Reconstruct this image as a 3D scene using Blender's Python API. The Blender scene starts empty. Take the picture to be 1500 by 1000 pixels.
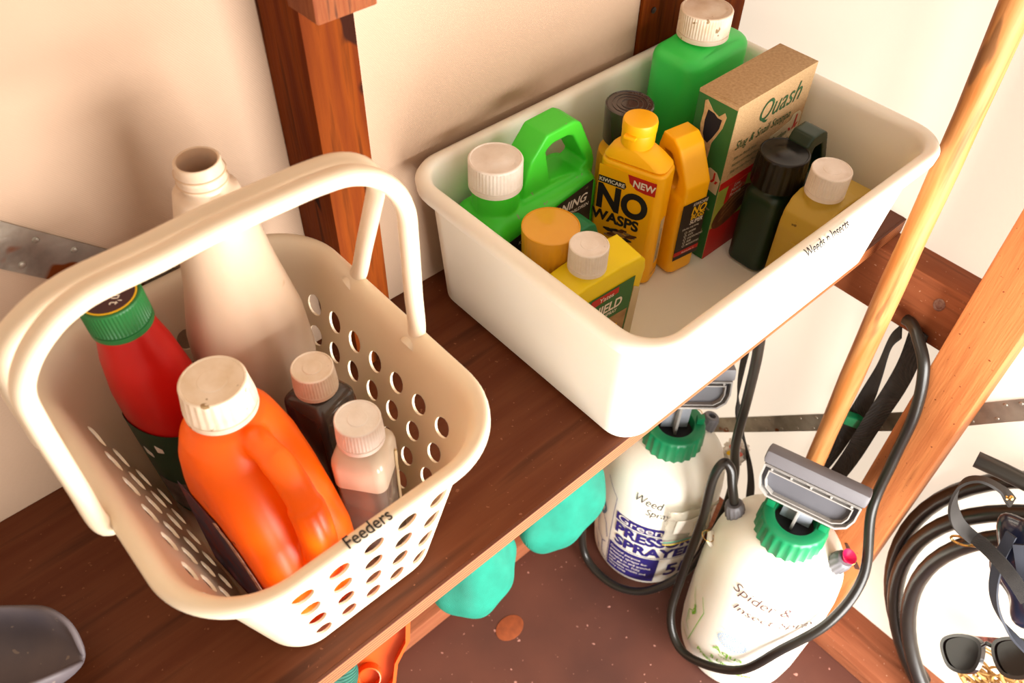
import bpy, bmesh, math, random
from mathutils import Vector, Matrix, Euler
random.seed(7)
S = bpy.context.scene
COL = S.collection

# ------------------------------------------------------------------ camera, light, exposure
cam_d = bpy.data.cameras.new('camera')
cam_d.lens = 29.84
cam_d.sensor_width = 36.0
cam_d.clip_start = 0.02
cam_d.dof.use_dof = True
cam_d.dof.focus_distance = 0.86
cam_d.dof.aperture_fstop = 9.0
cam = bpy.data.objects.new('camera', cam_d)
cam.location = (-0.4094, -0.2766, 0.6732)
cam.rotation_euler = (math.radians(42.0744), math.radians(-1.0822), math.radians(-41.7944))
COL.objects.link(cam)
S.camera = cam

W = bpy.data.worlds.new('world')
S.world = W
W.use_nodes = True
W.node_tree.nodes['Background'].inputs[0].default_value = (1.0, 0.82, 0.66, 1)
W.node_tree.nodes['Background'].inputs[1].default_value = 0.64

def area(name, loc, target, sx, sy, power, col):
    l = bpy.data.lights.new(name, 'AREA')
    l.shape = 'RECTANGLE'; l.size = sx; l.size_y = sy; l.energy = power; l.color = col
    o = bpy.data.objects.new(name, l)
    o.location = loc
    o.rotation_euler = (Vector(target) - Vector(loc)).to_track_quat('-Z', 'Y').to_euler()
    COL.objects.link(o)
    return o
area('doorway_daylight', (0.12, -1.02, -0.22), (0.15, 0.0, -0.15), 1.1, 1.05, 63.0, (1.0, 0.97, 0.92))

sun = bpy.data.lights.new('sun', 'SUN'); sun.energy = 4.8; sun.angle = math.radians(0.6); sun.color = (1.0, 0.96, 0.9)
so_ = bpy.data.objects.new('sun', sun); COL.objects.link(so_)
so_.rotation_euler = Vector((-0.90, -0.16, -0.42)).to_track_quat('-Z', 'Y').to_euler()   # low, from beyond the right wall

S.view_settings.view_transform = 'Standard'
S.view_settings.look = 'None'
S.view_settings.gamma = 1.0
S.view_settings.exposure = 0.48
S.view_settings.use_curve_mapping = False

# ------------------------------------------------------------------ materials
def lin(h):
    h = h.lstrip('#'); v = [int(h[i:i+2], 16)/255 for i in (0, 2, 4)]
    return tuple((c/12.92 if c <= 0.04045 else ((c+0.055)/1.055)**2.4) for c in v) + (1,)

def mk(name, hexcol, rough=0.5, var=None, scale=20, amt=0.15, bump=0.0, bscale=200, sss=0.0, trans=0.0,
       metal=0.0, spec=0.5, stretch=(1, 1, 1), coat=0.0, ior=1.45, alpha=1.0):
    m = bpy.data.materials.new(name); m.use_nodes = True
    nt = m.node_tree; b = nt.nodes['Principled BSDF']
    b.inputs['Roughness'].default_value = rough
    b.inputs['Metallic'].default_value = metal
    b.inputs['Specular IOR Level'].default_value = spec
    b.inputs['IOR'].default_value = ior
    b.inputs['Transmission Weight'].default_value = trans
    b.inputs['Coat Weight'].default_value = coat
    b.inputs['Alpha'].default_value = alpha
    if sss:
        b.inputs['Subsurface Weight'].default_value = sss
        b.inputs['Subsurface Radius'].default_value = (0.012, 0.009, 0.006)
        b.inputs['Subsurface Scale'].default_value = 0.6
    tc = nt.nodes.new('ShaderNodeTexCoord'); mp = nt.nodes.new('ShaderNodeMapping')
    mp.inputs['Scale'].default_value = stretch
    nt.links.new(tc.outputs['Object'], mp.inputs['Vector'])
    c = lin(hexcol)
    if var is None: var = tuple(x*(1-amt) for x in c[:3]) + (1,)
    else: var = lin(var)
    n = nt.nodes.new('ShaderNodeTexNoise'); n.inputs['Scale'].default_value = scale; n.inputs['Detail'].default_value = 5
    nt.links.new(mp.outputs[0], n.inputs['Vector'])
    r = nt.nodes.new('ShaderNodeValToRGB')
    r.color_ramp.elements[0].position = 0.35; r.color_ramp.elements[0].color = c
    r.color_ramp.elements[1].position = 0.72; r.color_ramp.elements[1].color = var
    nt.links.new(n.outputs[0], r.inputs[0]); nt.links.new(r.outputs[0], b.inputs['Base Color'])
    if bump:
        n2 = nt.nodes.new('ShaderNodeTexNoise'); n2.inputs['Scale'].default_value = bscale; n2.inputs['Detail'].default_value = 3
        nt.links.new(mp.outputs[0], n2.inputs['Vector'])
        bp = nt.nodes.new('ShaderNodeBump'); bp.inputs['Strength'].default_value = bump; bp.inputs['Distance'].default_value = 0.001
        nt.links.new(n2.outputs[0], bp.inputs['Height']); nt.links.new(bp.outputs[0], b.inputs['Normal'])
    m['ramp'] = r.name
    return m

def speck(m, hexcol, scale=60, thresh=0.78, stretch=(1, 1, 1)):
    """dirt specks / scuffs laid over a material's colour"""
    nt = m.node_tree; b = nt.nodes['Principled BSDF']
    old = b.inputs['Base Color'].links[0].from_socket
    tc = nt.nodes.new('ShaderNodeTexCoord'); mp = nt.nodes.new('ShaderNodeMapping'); mp.inputs['Scale'].default_value = stretch
    nt.links.new(tc.outputs['Object'], mp.inputs['Vector'])
    n = nt.nodes.new('ShaderNodeTexNoise'); n.inputs['Scale'].default_value = scale; n.inputs['Detail'].default_value = 2
    nt.links.new(mp.outputs[0], n.inputs['Vector'])
    r = nt.nodes.new('ShaderNodeValToRGB'); r.color_ramp.elements[0].position = thresh-0.03; r.color_ramp.elements[1].position = thresh
    nt.links.new(n.outputs[0], r.inputs[0])
    mx = nt.nodes.new('ShaderNodeMix'); mx.data_type = 'RGBA'
    nt.links.new(r.outputs[0], mx.inputs['Factor']); nt.links.new(old, mx.inputs['A']); mx.inputs['B'].default_value = lin(hexcol)
    nt.links.new(mx.outputs['Result'], b.inputs['Base Color'])
    return m

def weave(m, scale, strength, ang=45, dist=0.0006):
    nt = m.node_tree; b = nt.nodes['Principled BSDF']
    tc = nt.nodes.new('ShaderNodeTexCoord'); mp = nt.nodes.new('ShaderNodeMapping'); mp.inputs['Rotation'].default_value = tuple(math.radians(a) for a in (ang if isinstance(ang, tuple) else (ang, ang, ang)))
    nt.links.new(tc.outputs['Object'], mp.inputs['Vector'])
    w = nt.nodes.new('ShaderNodeTexWave'); w.inputs['Scale'].default_value = scale; w.inputs['Distortion'].default_value = 0.5
    nt.links.new(mp.outputs[0], w.inputs['Vector'])
    bp = nt.nodes.new('ShaderNodeBump'); bp.inputs['Strength'].default_value = strength; bp.inputs['Distance'].default_value = dist
    nt.links.new(w.outputs[0], bp.inputs['Height'])
    if b.inputs['Normal'].links: nt.links.new(b.inputs['Normal'].links[0].from_socket, bp.inputs['Normal'])
    nt.links.new(bp.outputs[0], b.inputs['Normal'])
    return m

def wood(name, c1, c2, c3, axis='X', rough=0.55, grain=9, bump=0.25, fleck=None):
    st = {'X': (0.6, 9, 9), 'Y': (9, 0.6, 9), 'Z': (9, 9, 0.6)}[axis]
    m = mk(name, c1, rough, var=c2, scale=grain, bump=bump, bscale=grain*7, stretch=st, spec=0.22)
    nt = m.node_tree; r = nt.nodes[m['ramp']].color_ramp
    e = r.elements.new(0.55); e.color = lin(c3)
    if fleck: speck(m, fleck, 190, 0.735)
    return m

M = {}
M['cloth'] = weave(mk('white_wall_cloth_shade_toned', '#B99E88', 0.9, var='#AC9079', scale=3, amt=0.1, bump=0.12, bscale=30, spec=0.1), 210, 0.22, (0, 38, 0))  # white cloth, its colour darkened to carry the back wall's shade
M['cloth_thin'] = weave(mk('white_wall_cloth_lit_toned', '#DCD0C2', 0.9, var='#D2C4B4', scale=3, bump=0.12, bscale=30, spec=0.1), 210, 0.22, (38, 0, 90))  # paler copy of the same cloth for the brighter wall
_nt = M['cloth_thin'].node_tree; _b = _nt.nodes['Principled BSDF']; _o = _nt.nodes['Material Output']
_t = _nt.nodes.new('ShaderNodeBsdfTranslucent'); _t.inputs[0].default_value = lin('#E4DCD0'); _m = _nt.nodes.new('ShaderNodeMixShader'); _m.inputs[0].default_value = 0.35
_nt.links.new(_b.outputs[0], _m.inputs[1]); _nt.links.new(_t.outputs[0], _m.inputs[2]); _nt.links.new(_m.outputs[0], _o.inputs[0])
M['shelf'] = wood('dark_stained_ply', '#562812', '#44200E', '#60321A', 'X', 0.42, 7, 0.1, fleck='#7A4A32')
M['stain'] = wood('red_brown_stained_timber', '#582206', '#1E0A02', '#6C3008', 'Z', 0.7, 8, 0.4)
M['stain'].node_tree.nodes['Principled BSDF'].inputs['Specular IOR Level'].default_value = 0.06
speck(M['stain'], '#2A0F06', 26, 0.70, (1, 1, 0.45))
M['stainY'] = wood('red_brown_stained_timber_rail', '#84482A', '#60301A', '#905232', 'Y', 0.6, 8, 0.35, fleck='#B98C70')
M['post'] = wood('orange_brown_post_timber', '#A05C32', '#7E4420', '#AE6A3C', 'Z', 0.55, 7, 0.5, fleck='#6A3016')
M['plate'] = wood('brown_floor_plate_timber', '#80482F', '#683823', '#8C5338', 'Y', 0.6, 8, 0.35, fleck='#A88470')
M['floor'] = mk('brown_painted_floor', '#5A3226', 0.55, var='#46261E', scale=6, bump=0.1, bscale=60)
speck(M['floor'], '#A9786C', 95, 0.735)
M['broom'] = wood('worn_bare_broom_wood', '#AE6C36', '#8E5026', '#BE8450', 'Z', 0.5, 8, 0.2)
speck(M['broom'], '#8A5E3A', 30, 0.66, (1, 1, 0.2))
M['tub'] = mk('cream_white_plastic', '#F3EEE0', 0.32, var='#EEE7D6', scale=5, sss=0.15)
M['basket'] = mk('cream_basket_plastic', '#E6D5BC', 0.38, var='#DCC8AC', scale=6, sss=0.12)
M['whitecap'] = mk('white_cap_plastic', '#EFE6DC', 0.45, var='#E2D6C8', scale=60, bump=0.25, bscale=500)
M['dirtcap'] = speck(mk('soiled_white_cap_plastic', '#EADBC9', 0.5, var='#D9C4A8', scale=60, bump=0.15, bscale=300), '#9A7E58', 95, 0.715)
M['green'] = speck(mk('bright_green_plastic', '#44D832', 0.38, var='#3CCA30', scale=10, bump=0.05, bscale=400), '#7FA468', 120, 0.73)
M['bgreen'] = mk('translucent_green_plastic', '#3CE060', 0.35, var='#34D254', scale=8, sss=0.25)
M['teal'] = mk('teal_green_plastic', '#0F7A4A', 0.4)
M['bottlegreen'] = mk('deep_green_bottle', '#1E7A38', 0.35)
M['dkgreen'] = mk('dark_green_plastic', '#17301F', 0.33, var='#142A1B', scale=20)
M['yellow'] = mk('warm_yellow_plastic', '#FFBC08', 0.38, var='#FAB40A', scale=14)
M['lemon'] = speck(mk('lemon_yellow_plastic', '#F2D814', 0.4, var='#EACC16', scale=12), '#A08A2C', 45, 0.75)
M['cup'] = mk('amber_measure_cup', '#E6A62A', 0.3, var='#DC9A20', scale=20, coat=0.4)
M['blackcup'] = mk('smoky_clear_overcap', '#3A322E', 0.18, var='#453C38', scale=20, coat=0.6)
M['blackcap'] = mk('glossy_black_cap', '#0D0A0A', 0.3, bump=0.1, bscale=220)
M['olive'] = speck(mk('olive_yellow_translucent_plastic', '#B8982E', 0.4, var='#C4A848', scale=8, sss=0.2), '#6A5422', 70, 0.745)
M['orange'] = speck(mk('orange_plastic', '#FF6A00', 0.36, var='#FC5E00', scale=10, sss=0.12), '#7A2E10', 48, 0.735)
M['red'] = mk('red_squeeze_plastic', '#B81210', 0.38, var='#AC0E0C', scale=8)
M['redlid'] = mk('green_ribbed_lid', '#1F6B33', 0.42)
M['whitebottle'] = speck(mk('translucent_white_plastic', '#CFB79F', 0.4, var='#C4AA90', scale=5, sss=0.35), '#A5804E', 28, 0.775)
M['greybottle'] = mk('dark_grey_liquid_bottle', '#3C3330', 0.25, var='#4A403A', scale=12, coat=0.4)
M['clear'] = mk('clear_grey_plastic', '#8C7D72', 0.2, var='#7C6C62', scale=10, trans=0.35, coat=0.3)
M['milky'] = mk('milky_liquid', '#D6C6B0', 0.3, coat=0.3)
M['label_green'] = mk('label_green', '#2D6B36', 0.5)
M['label_black'] = speck(mk('label_black', '#201815', 0.5), '#5A5A40', 90, 0.74)
M['label_blackclean'] = mk('label_black_clean', '#241A18', 0.5)
M['label_red'] = mk('label_red', '#C0221C', 0.5)
M['label_white'] = mk('label_white', '#EFE8DC', 0.5)
M['label_blue'] = mk('print_indigo', '#2E2676', 0.45)
M['label_cream'] = mk('label_cream', '#CDBE9C', 0.55)
M['label_tan'] = mk('label_tan', '#B08C60', 0.6, var='#8A6A44', scale=60)
M['label_brown'] = mk('label_brown', '#4E2A14', 0.55, var='#7A4A22', scale=70)
M['label_lime'] = mk('label_lime', '#A9B04A', 0.55, var='#7C9636', scale=25)
M['pink'] = mk('pink_rose_print', '#D9793A', 0.5, var='#B84422', scale=140)
M['ink'] = mk('black_ink', '#1E1A1C', 0.6)
M['inkred'] = mk('brown_marker_ink', '#553836', 0.6)
M['inkblue'] = mk('pale_blue_print', '#4FA0DC', 0.5)
M['inklime'] = mk('lime_print', '#7CBE2A', 0.5)
M['inkgreen'] = mk('dark_green_print', '#2F5A34', 0.5)
M['inkyellow'] = mk('yellow_print', '#F2C01A', 0.5)
M['carton'] = weave(mk('woven_print_carton', '#BE9E74', 0.75, var='#A6855A', scale=320, amt=0.2, stretch=(1, 1, 2.5)), 300, 0.3, 0)
M['carton_edge'] = mk('carton_raw', '#C8A878', 0.8, var='#B08E62', scale=200)
M['hole_shade'] = mk('painted_hole_shade', '#15131C', 0.8)
M['sprayer'] = mk('white_sprayer_plastic', '#F1EEE2', 0.35, var='#EBE6D8', scale=6, sss=0.1)
M['collar'] = mk('green_sprayer_plastic', '#0E7A4C', 0.35)
M['grey'] = mk('mid_grey_plastic', '#6E6C70', 0.42, var='#666468', scale=20, bump=0.08, bscale=300)
M['greydark'] = mk('recess_grey_plastic', '#5A5A60', 0.5)
M['greyedge'] = mk('pale_grey_plastic', '#9E9A96', 0.45)
M['stem'] = mk('pale_blue_grey_plastic', '#AEB4C0', 0.4)
M['magenta'] = mk('magenta_plastic', '#C81248', 0.35)
M['hose'] = mk('black_rubber_hose', '#1B1817', 0.3, var='#242019', scale=15)
M['web'] = weave(mk('black_webbing', '#1E1B1A', 0.75, var='#2A2624', scale=80), 420, 0.8, 0, 0.001)
M['steel'] = mk('galvanised_strap', '#A49C8E', 0.36, var='#746C62', scale=26, metal=0.6, bump=0.8, bscale=60)
speck(M['steel'], '#7A3E12', 22, 0.66)
M['brass'] = mk('brass_metal', '#C9A662', 0.25, metal=1.0)
M['sack'] = weave(mk('turquoise_shade_cloth', '#188F78', 0.7, var='#16806B', scale=40), 210, 0.8, 8, 0.001)
M['dkteal'] = weave(mk('dark_green_cloth', '#0C4438', 0.75, var='#1A5A4A', scale=60), 120, 0.8, 30, 0.002)
M['orangeplastic'] = mk('orange_tool_plastic', '#D9540C', 0.38)
M['scoop'] = speck(mk('weathered_grey_metal', '#665C5E', 0.6, var='#544E56', scale=22, bump=0.3, bscale=60), '#867870', 110, 0.72)
M['navy'] = mk('navy_nylon', '#1B1E30', 0.3, var='#141626', scale=10, coat=0.6, bump=0.4, bscale=14)
M['navyweb'] = mk('navy_trim', '#20232E', 0.75)
M['leather'] = mk('grey_brown_leather', '#1F1915', 0.65, var='#15100D', scale=30)
M['shades'] = mk('dark_lens', '#120B08', 0.12, spec=0.3)
M['frame'] = mk('glossy_dark_frame', '#120A0C', 0.18, coat=0.25)
M['twine'] = mk('straw_twine', '#B98F52', 0.8, var='#9A713A', scale=90)
M['plasticfilm'] = mk('cloudy_plastic_bag', '#E6E0CE', 0.25, var='#D8D0BC', scale=14, trans=0.2, coat=0.3, bump=0.6, bscale=22, alpha=0.5)
M['straw'] = mk('straw_coloured_stalk', '#C9B38A', 0.8)

# ply edge: real veneer colour bands along the board's thickness
def ply_mat():
    m = mk('ply_edge_veneers', '#B5682E', 0.6); nt = m.node_tree; b = nt.nodes['Principled BSDF']
    tc = nt.nodes.new('ShaderNodeTexCoord'); sp = nt.nodes.new('ShaderNodeSeparateXYZ'); nt.links.new(tc.outputs['Object'], sp.inputs[0])
    ns = nt.nodes.new('ShaderNodeTexNoise'); ns.inputs['Scale'].default_value = 30
    a = nt.nodes.new('ShaderNodeMath'); a.operation = 'MULTIPLY_ADD'; a.inputs[1].default_value = 0.0012
    nt.links.new(ns.outputs[0], a.inputs[0]); nt.links.new(sp.outputs['Z'], a.inputs[2])
    k = nt.nodes.new('ShaderNodeMath'); k.operation = 'MULTIPLY'; k.inputs[1].default_value = 1550.0; nt.links.new(a.outputs[0], k.inputs[0])
    s = nt.nodes.new('ShaderNodeMath'); s.operation = 'SINE'; nt.links.new(k.outputs[0], s.inputs[0])
    r = nt.nodes.new('ShaderNodeValToRGB'); r.color_ramp.elements[0].position = 0.1; r.color_ramp.elements[1].position = 0.6
    r.color_ramp.elements[0].color = lin('#5A2A10'); r.color_ramp.elements[1].color = lin('#A8602C')
    nt.links.new(s.outputs[0], r.inputs[0]); nt.links.new(r.outputs[0], b.inputs['Base Color'])
    return m
M['ply'] = ply_mat()

# ------------------------------------------------------------------ helpers
def link(o, parent=None):
    COL.objects.link(o)
    if parent: o.parent = parent
    return o

def empty(name, label, cat, loc=(0, 0, 0), rz=0, group=None, rot=None):
    o = bpy.data.objects.new(name, None); o.empty_display_size = 0.02
    o.location = loc; o.rotation_euler = rot if rot else (0, 0, math.radians(rz))
    o['label'] = label; o['category'] = cat
    if group: o['group'] = group
    return link(o)

def tag(o, label, cat, group=None):
    o['label'] = label; o['category'] = cat
    if group: o['group'] = group
    return o

def obj(name, bm, mat, parent=None, smooth=True, angle=35, kind=None):
    bmesh.ops.recalc_face_normals(bm, faces=bm.faces)
    me = bpy.data.meshes.new(name); bm.to_mesh(me); bm.free()
    mats = mat if isinstance(mat, (list, tuple)) else [mat]
    for m in mats: me.materials.append(m)
    if smooth:
        for p in me.polygons: p.use_smooth = True
        me.set_sharp_from_angle(angle=math.radians(angle))
    o = bpy.data.objects.new(name, me)
    if kind: o['kind'] = kind
    return link(o, parent)

def bake(o):
    dg = bpy.context.evaluated_depsgraph_get()
    me = bpy.data.meshes.new_from_object(o.evaluated_get(dg))
    o.modifiers.clear(); o.data = me
    return o

def box(bm, x0, x1, y0, y1, z0, z1, bev=0.0, mi=0):
    v = [bm.verts.new(p) for p in ((x0,y0,z0),(x1,y0,z0),(x1,y1,z0),(x0,y1,z0),(x0,y0,z1),(x1,y0,z1),(x1,y1,z1),(x0,y1,z1))]
    fs = [bm.faces.new([v[i] for i in f]) for f in ((0,3,2,1),(4,5,6,7),(0,1,5,4),(1,2,6,5),(2,3,7,6),(3,0,4,7))]
    for f in fs: f.material_index = mi
    if bev:
        es = set(e for f in fs for e in f.edges)
        bmesh.ops.bevel(bm, geom=list(es), offset=bev, segments=2, affect='EDGES', profile=0.6)
    return fs

def rrect(x0, x1, y0, y1, r, z, n=6):
    pts = []
    r = min(r, (x1-x0)/2-1e-5, (y1-y0)/2-1e-5)
    for cx, cy, a0 in ((x1-r, y1-r, 0), (x0+r, y1-r, 90), (x0+r, y0+r, 180), (x1-r, y0+r, 270)):
        for i in range(n+1):
            a = math.radians(a0+90*i/n); pts.append((cx+r*math.cos(a), cy+r*math.sin(a), z))
    return pts

def loft(bm, rings, cap0=True, cap1=True, mi=0):
    V = [[bm.verts.new(p) for p in r] for r in rings]; n = len(V[0])
    for a, b in zip(V, V[1:]):
        for i in range(n):
            f = bm.faces.new((a[i], a[(i+1) % n], b[(i+1) % n], b[i])); f.material_index = mi
    if cap0: bm.faces.new(V[0][::-1]).material_index = mi
    if cap1: bm.faces.new(V[-1]).material_index = mi
    return V

def circ(r, z, n=32, cx=0, cy=0, sy=1):
    return [(cx+r*math.cos(2*math.pi*i/n), cy+sy*r*math.sin(2*math.pi*i/n), z) for i in range(n)]

def lathe(bm, prof, n=32, cx=0, cy=0, sy=1, cap0=True, cap1=True, mi=0):
    return loft(bm, [circ(r, z, n, cx, cy, sy) for r, z in prof], cap0, cap1, mi)

def prism(bm, poly, y0, y1):
    a = [bm.verts.new((x, y0, z)) for x, z in poly]; b = [bm.verts.new((x, y1, z)) for x, z in poly]; n = len(poly)
    for i in range(n): bm.faces.new((a[i], a[(i+1) % n], b[(i+1) % n], b[i]))
    bm.faces.new(a[::-1]); bm.faces.new(b)

def ray_poly(c, a, poly):
    best = 0
    d = (math.cos(a), math.sin(a))
    for i in range(len(poly)):
        p = poly[i]; q = poly[(i+1) % len(poly)]
        ex, ez = q[0]-p[0], q[1]-p[1]; den = d[0]*ez-d[1]*ex
        if abs(den) < 1e-12: continue
        t = ((p[0]-c[0])*ez-(p[1]-c[1])*ex)/den; u = ((p[0]-c[0])*d[1]-(p[1]-c[1])*d[0])/den
        if t > 0 and -1e-6 <= u <= 1+1e-6: best = max(best, t)
    return (c[0]+d[0]*best, c[1]+d[1]*best)

def ring_prism(bm, outer, inner, y0, y1, n=64):
    c = (sum(p[0] for p in inner)/len(inner), sum(p[1] for p in inner)/len(inner))
    A = [2*math.pi*i/n for i in range(n)]
    A += [math.atan2(p[1]-c[1], p[0]-c[0]) % (2*math.pi) for p in list(outer)+list(inner)]
    A = sorted(set(round(a, 6) for a in A)); n = len(A)
    O = [ray_poly(c, a, outer) for a in A]; I = [ray_poly(c, a, inner) for a in A]
    mk_ = lambda P, y: [bm.verts.new((p[0], y, p[1])) for p in P]
    o0, o1, i0, i1 = mk_(O, y0), mk_(O, y1), mk_(I, y0), mk_(I, y1)
    for k in range(n):
        j = (k+1) % n
        bm.faces.new((o0[k], o0[j], o1[j], o1[k])); bm.faces.new((i0[j], i0[k], i1[k], i1[j]))
        bm.faces.new((o0[j], o0[k], i0[k], i0[j])); bm.faces.new((o1[k], o1[j], i1[j], i1[k]))

def body_rings(x0, x1, y0, y1, h, r, s, foot=0.004, top=None, n=6, steps=5):
    R = [rrect(x0+foot, x1-foot, y0+foot, y1-foot, r, 0, n), rrect(x0, x1, y0, y1, r, foot, n)]
    for i in range(steps+1):
        a = math.pi/2*i/steps; ins = s*(1-math.cos(a)); 
        R.append(rrect(x0+ins, x1-ins, y0+ins, y1-ins, max(r-ins*0.6, 0.004), h-s+s*math.sin(a), n))
    return R

def blend(o, voxel=0.0016, smooth=6):
    m = o.modifiers.new('r', 'REMESH'); m.mode = 'VOXEL'; m.voxel_size = voxel; m.use_smooth_shade = True
    if smooth:
        s = o.modifiers.new('s', 'SMOOTH'); s.factor = 0.5; s.iterations = smooth
    bake(o)
    z0 = min(v.co.z for v in o.data.vertices)
    for v in o.data.vertices: v.co.z -= z0*max(0.0, 1-v.co.z/0.03)
    for p in o.data.polygons: p.use_smooth = True
    return o

def catmull(P, k=8, closed=False):
    P = [Vector(p) for p in P]; out = []; n = len(P)
    rng = range(n) if closed else range(n-1)
    for i in rng:
        p0 = P[(i-1) % n] if (closed or i > 0) else P[0]*2-P[1]
        p1 = P[i]; p2 = P[(i+1) % n]
        p3 = P[(i+2) % n] if (closed or i+2 < n) else P[-1]*2-P[-2]
        for j in range(k):
            t = j/k
            out.append(0.5*((2*p1)+(p2-p0)*t+(2*p0-5*p1+4*p2-p3)*t*t+(3*p1-p0-3*p2+p3)*t**3))
    if not closed: out.append(P[-1])
    return out

def tube(bm, pts, r, n=10, closed=False, sx=1.0, up=None, mi=0):
    pts = [Vector(p) for p in pts]; N = len(pts); rings = []
    t0 = (pts[1]-pts[0]).normalized()
    u = Vector(up) if up else t0.orthogonal().normalized()
    for i in range(N):
        if closed: t = (pts[(i+1) % N]-pts[i-1]).normalized()
        else: t = (pts[min(i+1, N-1)]-pts[max(i-1, 0)]).normalized()
        u = (u-t*u.dot(t))
        u = u.normalized() if u.length > 1e-8 else t.orthogonal().normalized()
        v = t.cross(u); rr = r[i] if isinstance(r, list) else r
        rings.append([pts[i]+(u*math.cos(2*math.pi*k/n)*sx+v*math.sin(2*math.pi*k/n))*rr for k in range(n)])
    if closed: 
        V = loft(bm, rings, False, False, mi)
        for k in range(n): bm.faces.new((V[-1][k], V[-1][(k+1) % n], V[0][(k+1) % n], V[0][k])).material_index = mi
    else: loft(bm, rings, True, True, mi)

def ribbon(bm, pts, wids, width, th):
    """flat strap: pts along its middle, wids = width direction at each point"""
    pts = [Vector(p) for p in pts]; rings = []
    for i, p in enumerate(pts):
        t = (pts[min(i+1, len(pts)-1)]-pts[max(i-1, 0)]).normalized()
        w = Vector(wids[i]); w = (w-t*w.dot(t)).normalized(); nn = t.cross(w)
        ww = width[i] if isinstance(width, list) else width
        a = w*ww/2; b = nn*th/2
        rings.append([p+a+b, p-a+b, p-a-b, p+a-b])
    loft(bm, rings)

def text_mesh(name, body, size, mat, parent, mp, bold=0.0, shear=0.0, align='LEFT', sx=1.0, spacing=1.0, cutx=0, cuty=0):
    c = bpy.data.curves.new('t', 'FONT'); c.body = body; c.size = size; c.offset = bold*size; c.shear = shear
    c.align_x = align; c.resolution_u = 6 if size > 0.015 else 3; c.space_character = spacing
    t = bpy.data.objects.new('t', c); COL.objects.link(t)
    dg = bpy.context.evaluated_depsgraph_get()
    me = bpy.data.meshes.new_from_object(t.evaluated_get(dg))
    bpy.data.objects.remove(t); bpy.data.curves.remove(c)
    for v in me.vertices: v.co.y = max(-0.4*size, min(1.1*size, v.co.y))   # offset glyphs can spike
    for step, ax in ((cutx, 0), (cuty, 1)):       # cut long triangles so that print follows a curved skin
        if not step: continue
        b = bmesh.new(); b.from_mesh(me)
        lo = min(v.co[ax] for v in b.verts); hi = max(v.co[ax] for v in b.verts); k = lo+step
        while k < hi:
            no = (1, 0, 0) if ax == 0 else (0, 1, 0)
            bmesh.ops.bisect_plane(b, geom=b.verts[:]+b.edges[:]+b.faces[:], plane_co=(k, k, 0), plane_no=no, dist=1e-7)
            k += step
        b.to_mesh(me); b.free()
    for v in me.vertices: v.co = mp(v.co.x*sx, v.co.y)
    me.materials.clear(); me.materials.append(mat); me.name = name
    return link(bpy.data.objects.new(name, me), parent)

def join(objs):
    """merge several flat print meshes into the first one"""
    bm = bmesh.new()
    for o in objs: bm.from_mesh(o.data)
    bm.to_mesh(objs[0].data); bm.free()
    for o in objs[1:]: bpy.data.objects.remove(o)
    return objs[0]

def plane(o, u, v, off=0.0006):
    o, u, v = Vector(o), Vector(u).normalized(), Vector(v).normalized(); n = u.cross(v)
    return lambda x, y, k=0.0: o+u*x+v*y+n*(off+k)

def patch(name, pts, mat, parent, mp, k=0.0, th=0.0004):
    """a thin printed label: polygon in the plane map, a sheet with real thickness"""
    bm = bmesh.new()
    a = [bm.verts.new(mp(x, y, k)) for x, y in pts]; b = [bm.verts.new(mp(x, y, k-th)) for x, y in pts]; n = len(pts)
    bm.faces.new(a); bm.faces.new(b[::-1])
    for i in range(n): bm.faces.new((a[i], b[i], b[(i+1) % n], a[(i+1) % n]))
    return obj(name, bm, mat, parent, smooth=False)

def rect(x0, x1, y0, y1): return [(x0, y0), (x1, y0), (x1, y1), (x0, y1)]

def cap_bm(r, h, z, ribs=48, depth=0.0006, cx=0, cy=0, taper=0.0, seal=True, dish=0.0008):
    bm = bmesh.new(); n = ribs*4
    def ring(rad, zz, rib):
        out = []
        for i in range(n):
            q = rad-(depth if (rib and i % 4 in (2, 3)) else 0)
            a = 2*math.pi*i/n; out.append((cx+q*math.cos(a), cy+q*math.sin(a), zz))
        return out
    b = r+taper
    R = [ring(b*0.8, z, 0), ring(b, z, 0)]
    if seal:
        R += [ring(b, z+h*0.16, 0), ring(b*0.965, z+h*0.17, 0), ring(b*0.965, z+h*0.20, 0), ring(b, z+h*0.21, 0)]
    R += [ring(b, z+h*0.24, 1), ring(r, z+h*0.90, 1), ring(r, z+h*0.95, 0), ring(r*0.975, z+h*0.985, 0), ring(r*0.93, z+h, 0), ring(r*0.90, z+h-dish, 0), ring(r*0.45, z+h-dish, 0), ring(r*0.42, z+h-dish*0.3, 0), ring(r*0.05, z+h-dish*0.3, 0)]
    loft(bm, R)
    return bm

def emboss(name, body, r, z, size, mat, parent, cx=0, cy=0, a0=200, step=None):
    """raised lettering set round the top of a cap"""
    obs = []
    ang = a0
    for ch in body:
        w = size*0.72
        a = math.radians(ang)
        def mp(x, y, a=a):
            # letters read from the outside edge, tops pointing at the centre
            c, s = math.cos(a), math.sin(a)
            px = (r-y); tx = x-w/2
            return Vector((cx+c*px-s*tx, cy+s*px+c*tx, z))
        if ch != ' ': obs.append(text_mesh(name, ch, size, mat, parent, mp, 0.01))
        ang += math.degrees(w/r)*1.15
    return join(obs)
# ---SCENE---
D, R, FZ = 0.304, 0.516, -0.82
def struct(name, bm, mat, parent=None, **k):
    o = obj(name, bm, mat, parent, **k)
    if parent is None: o['kind'] = 'structure'
    return o

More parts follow.
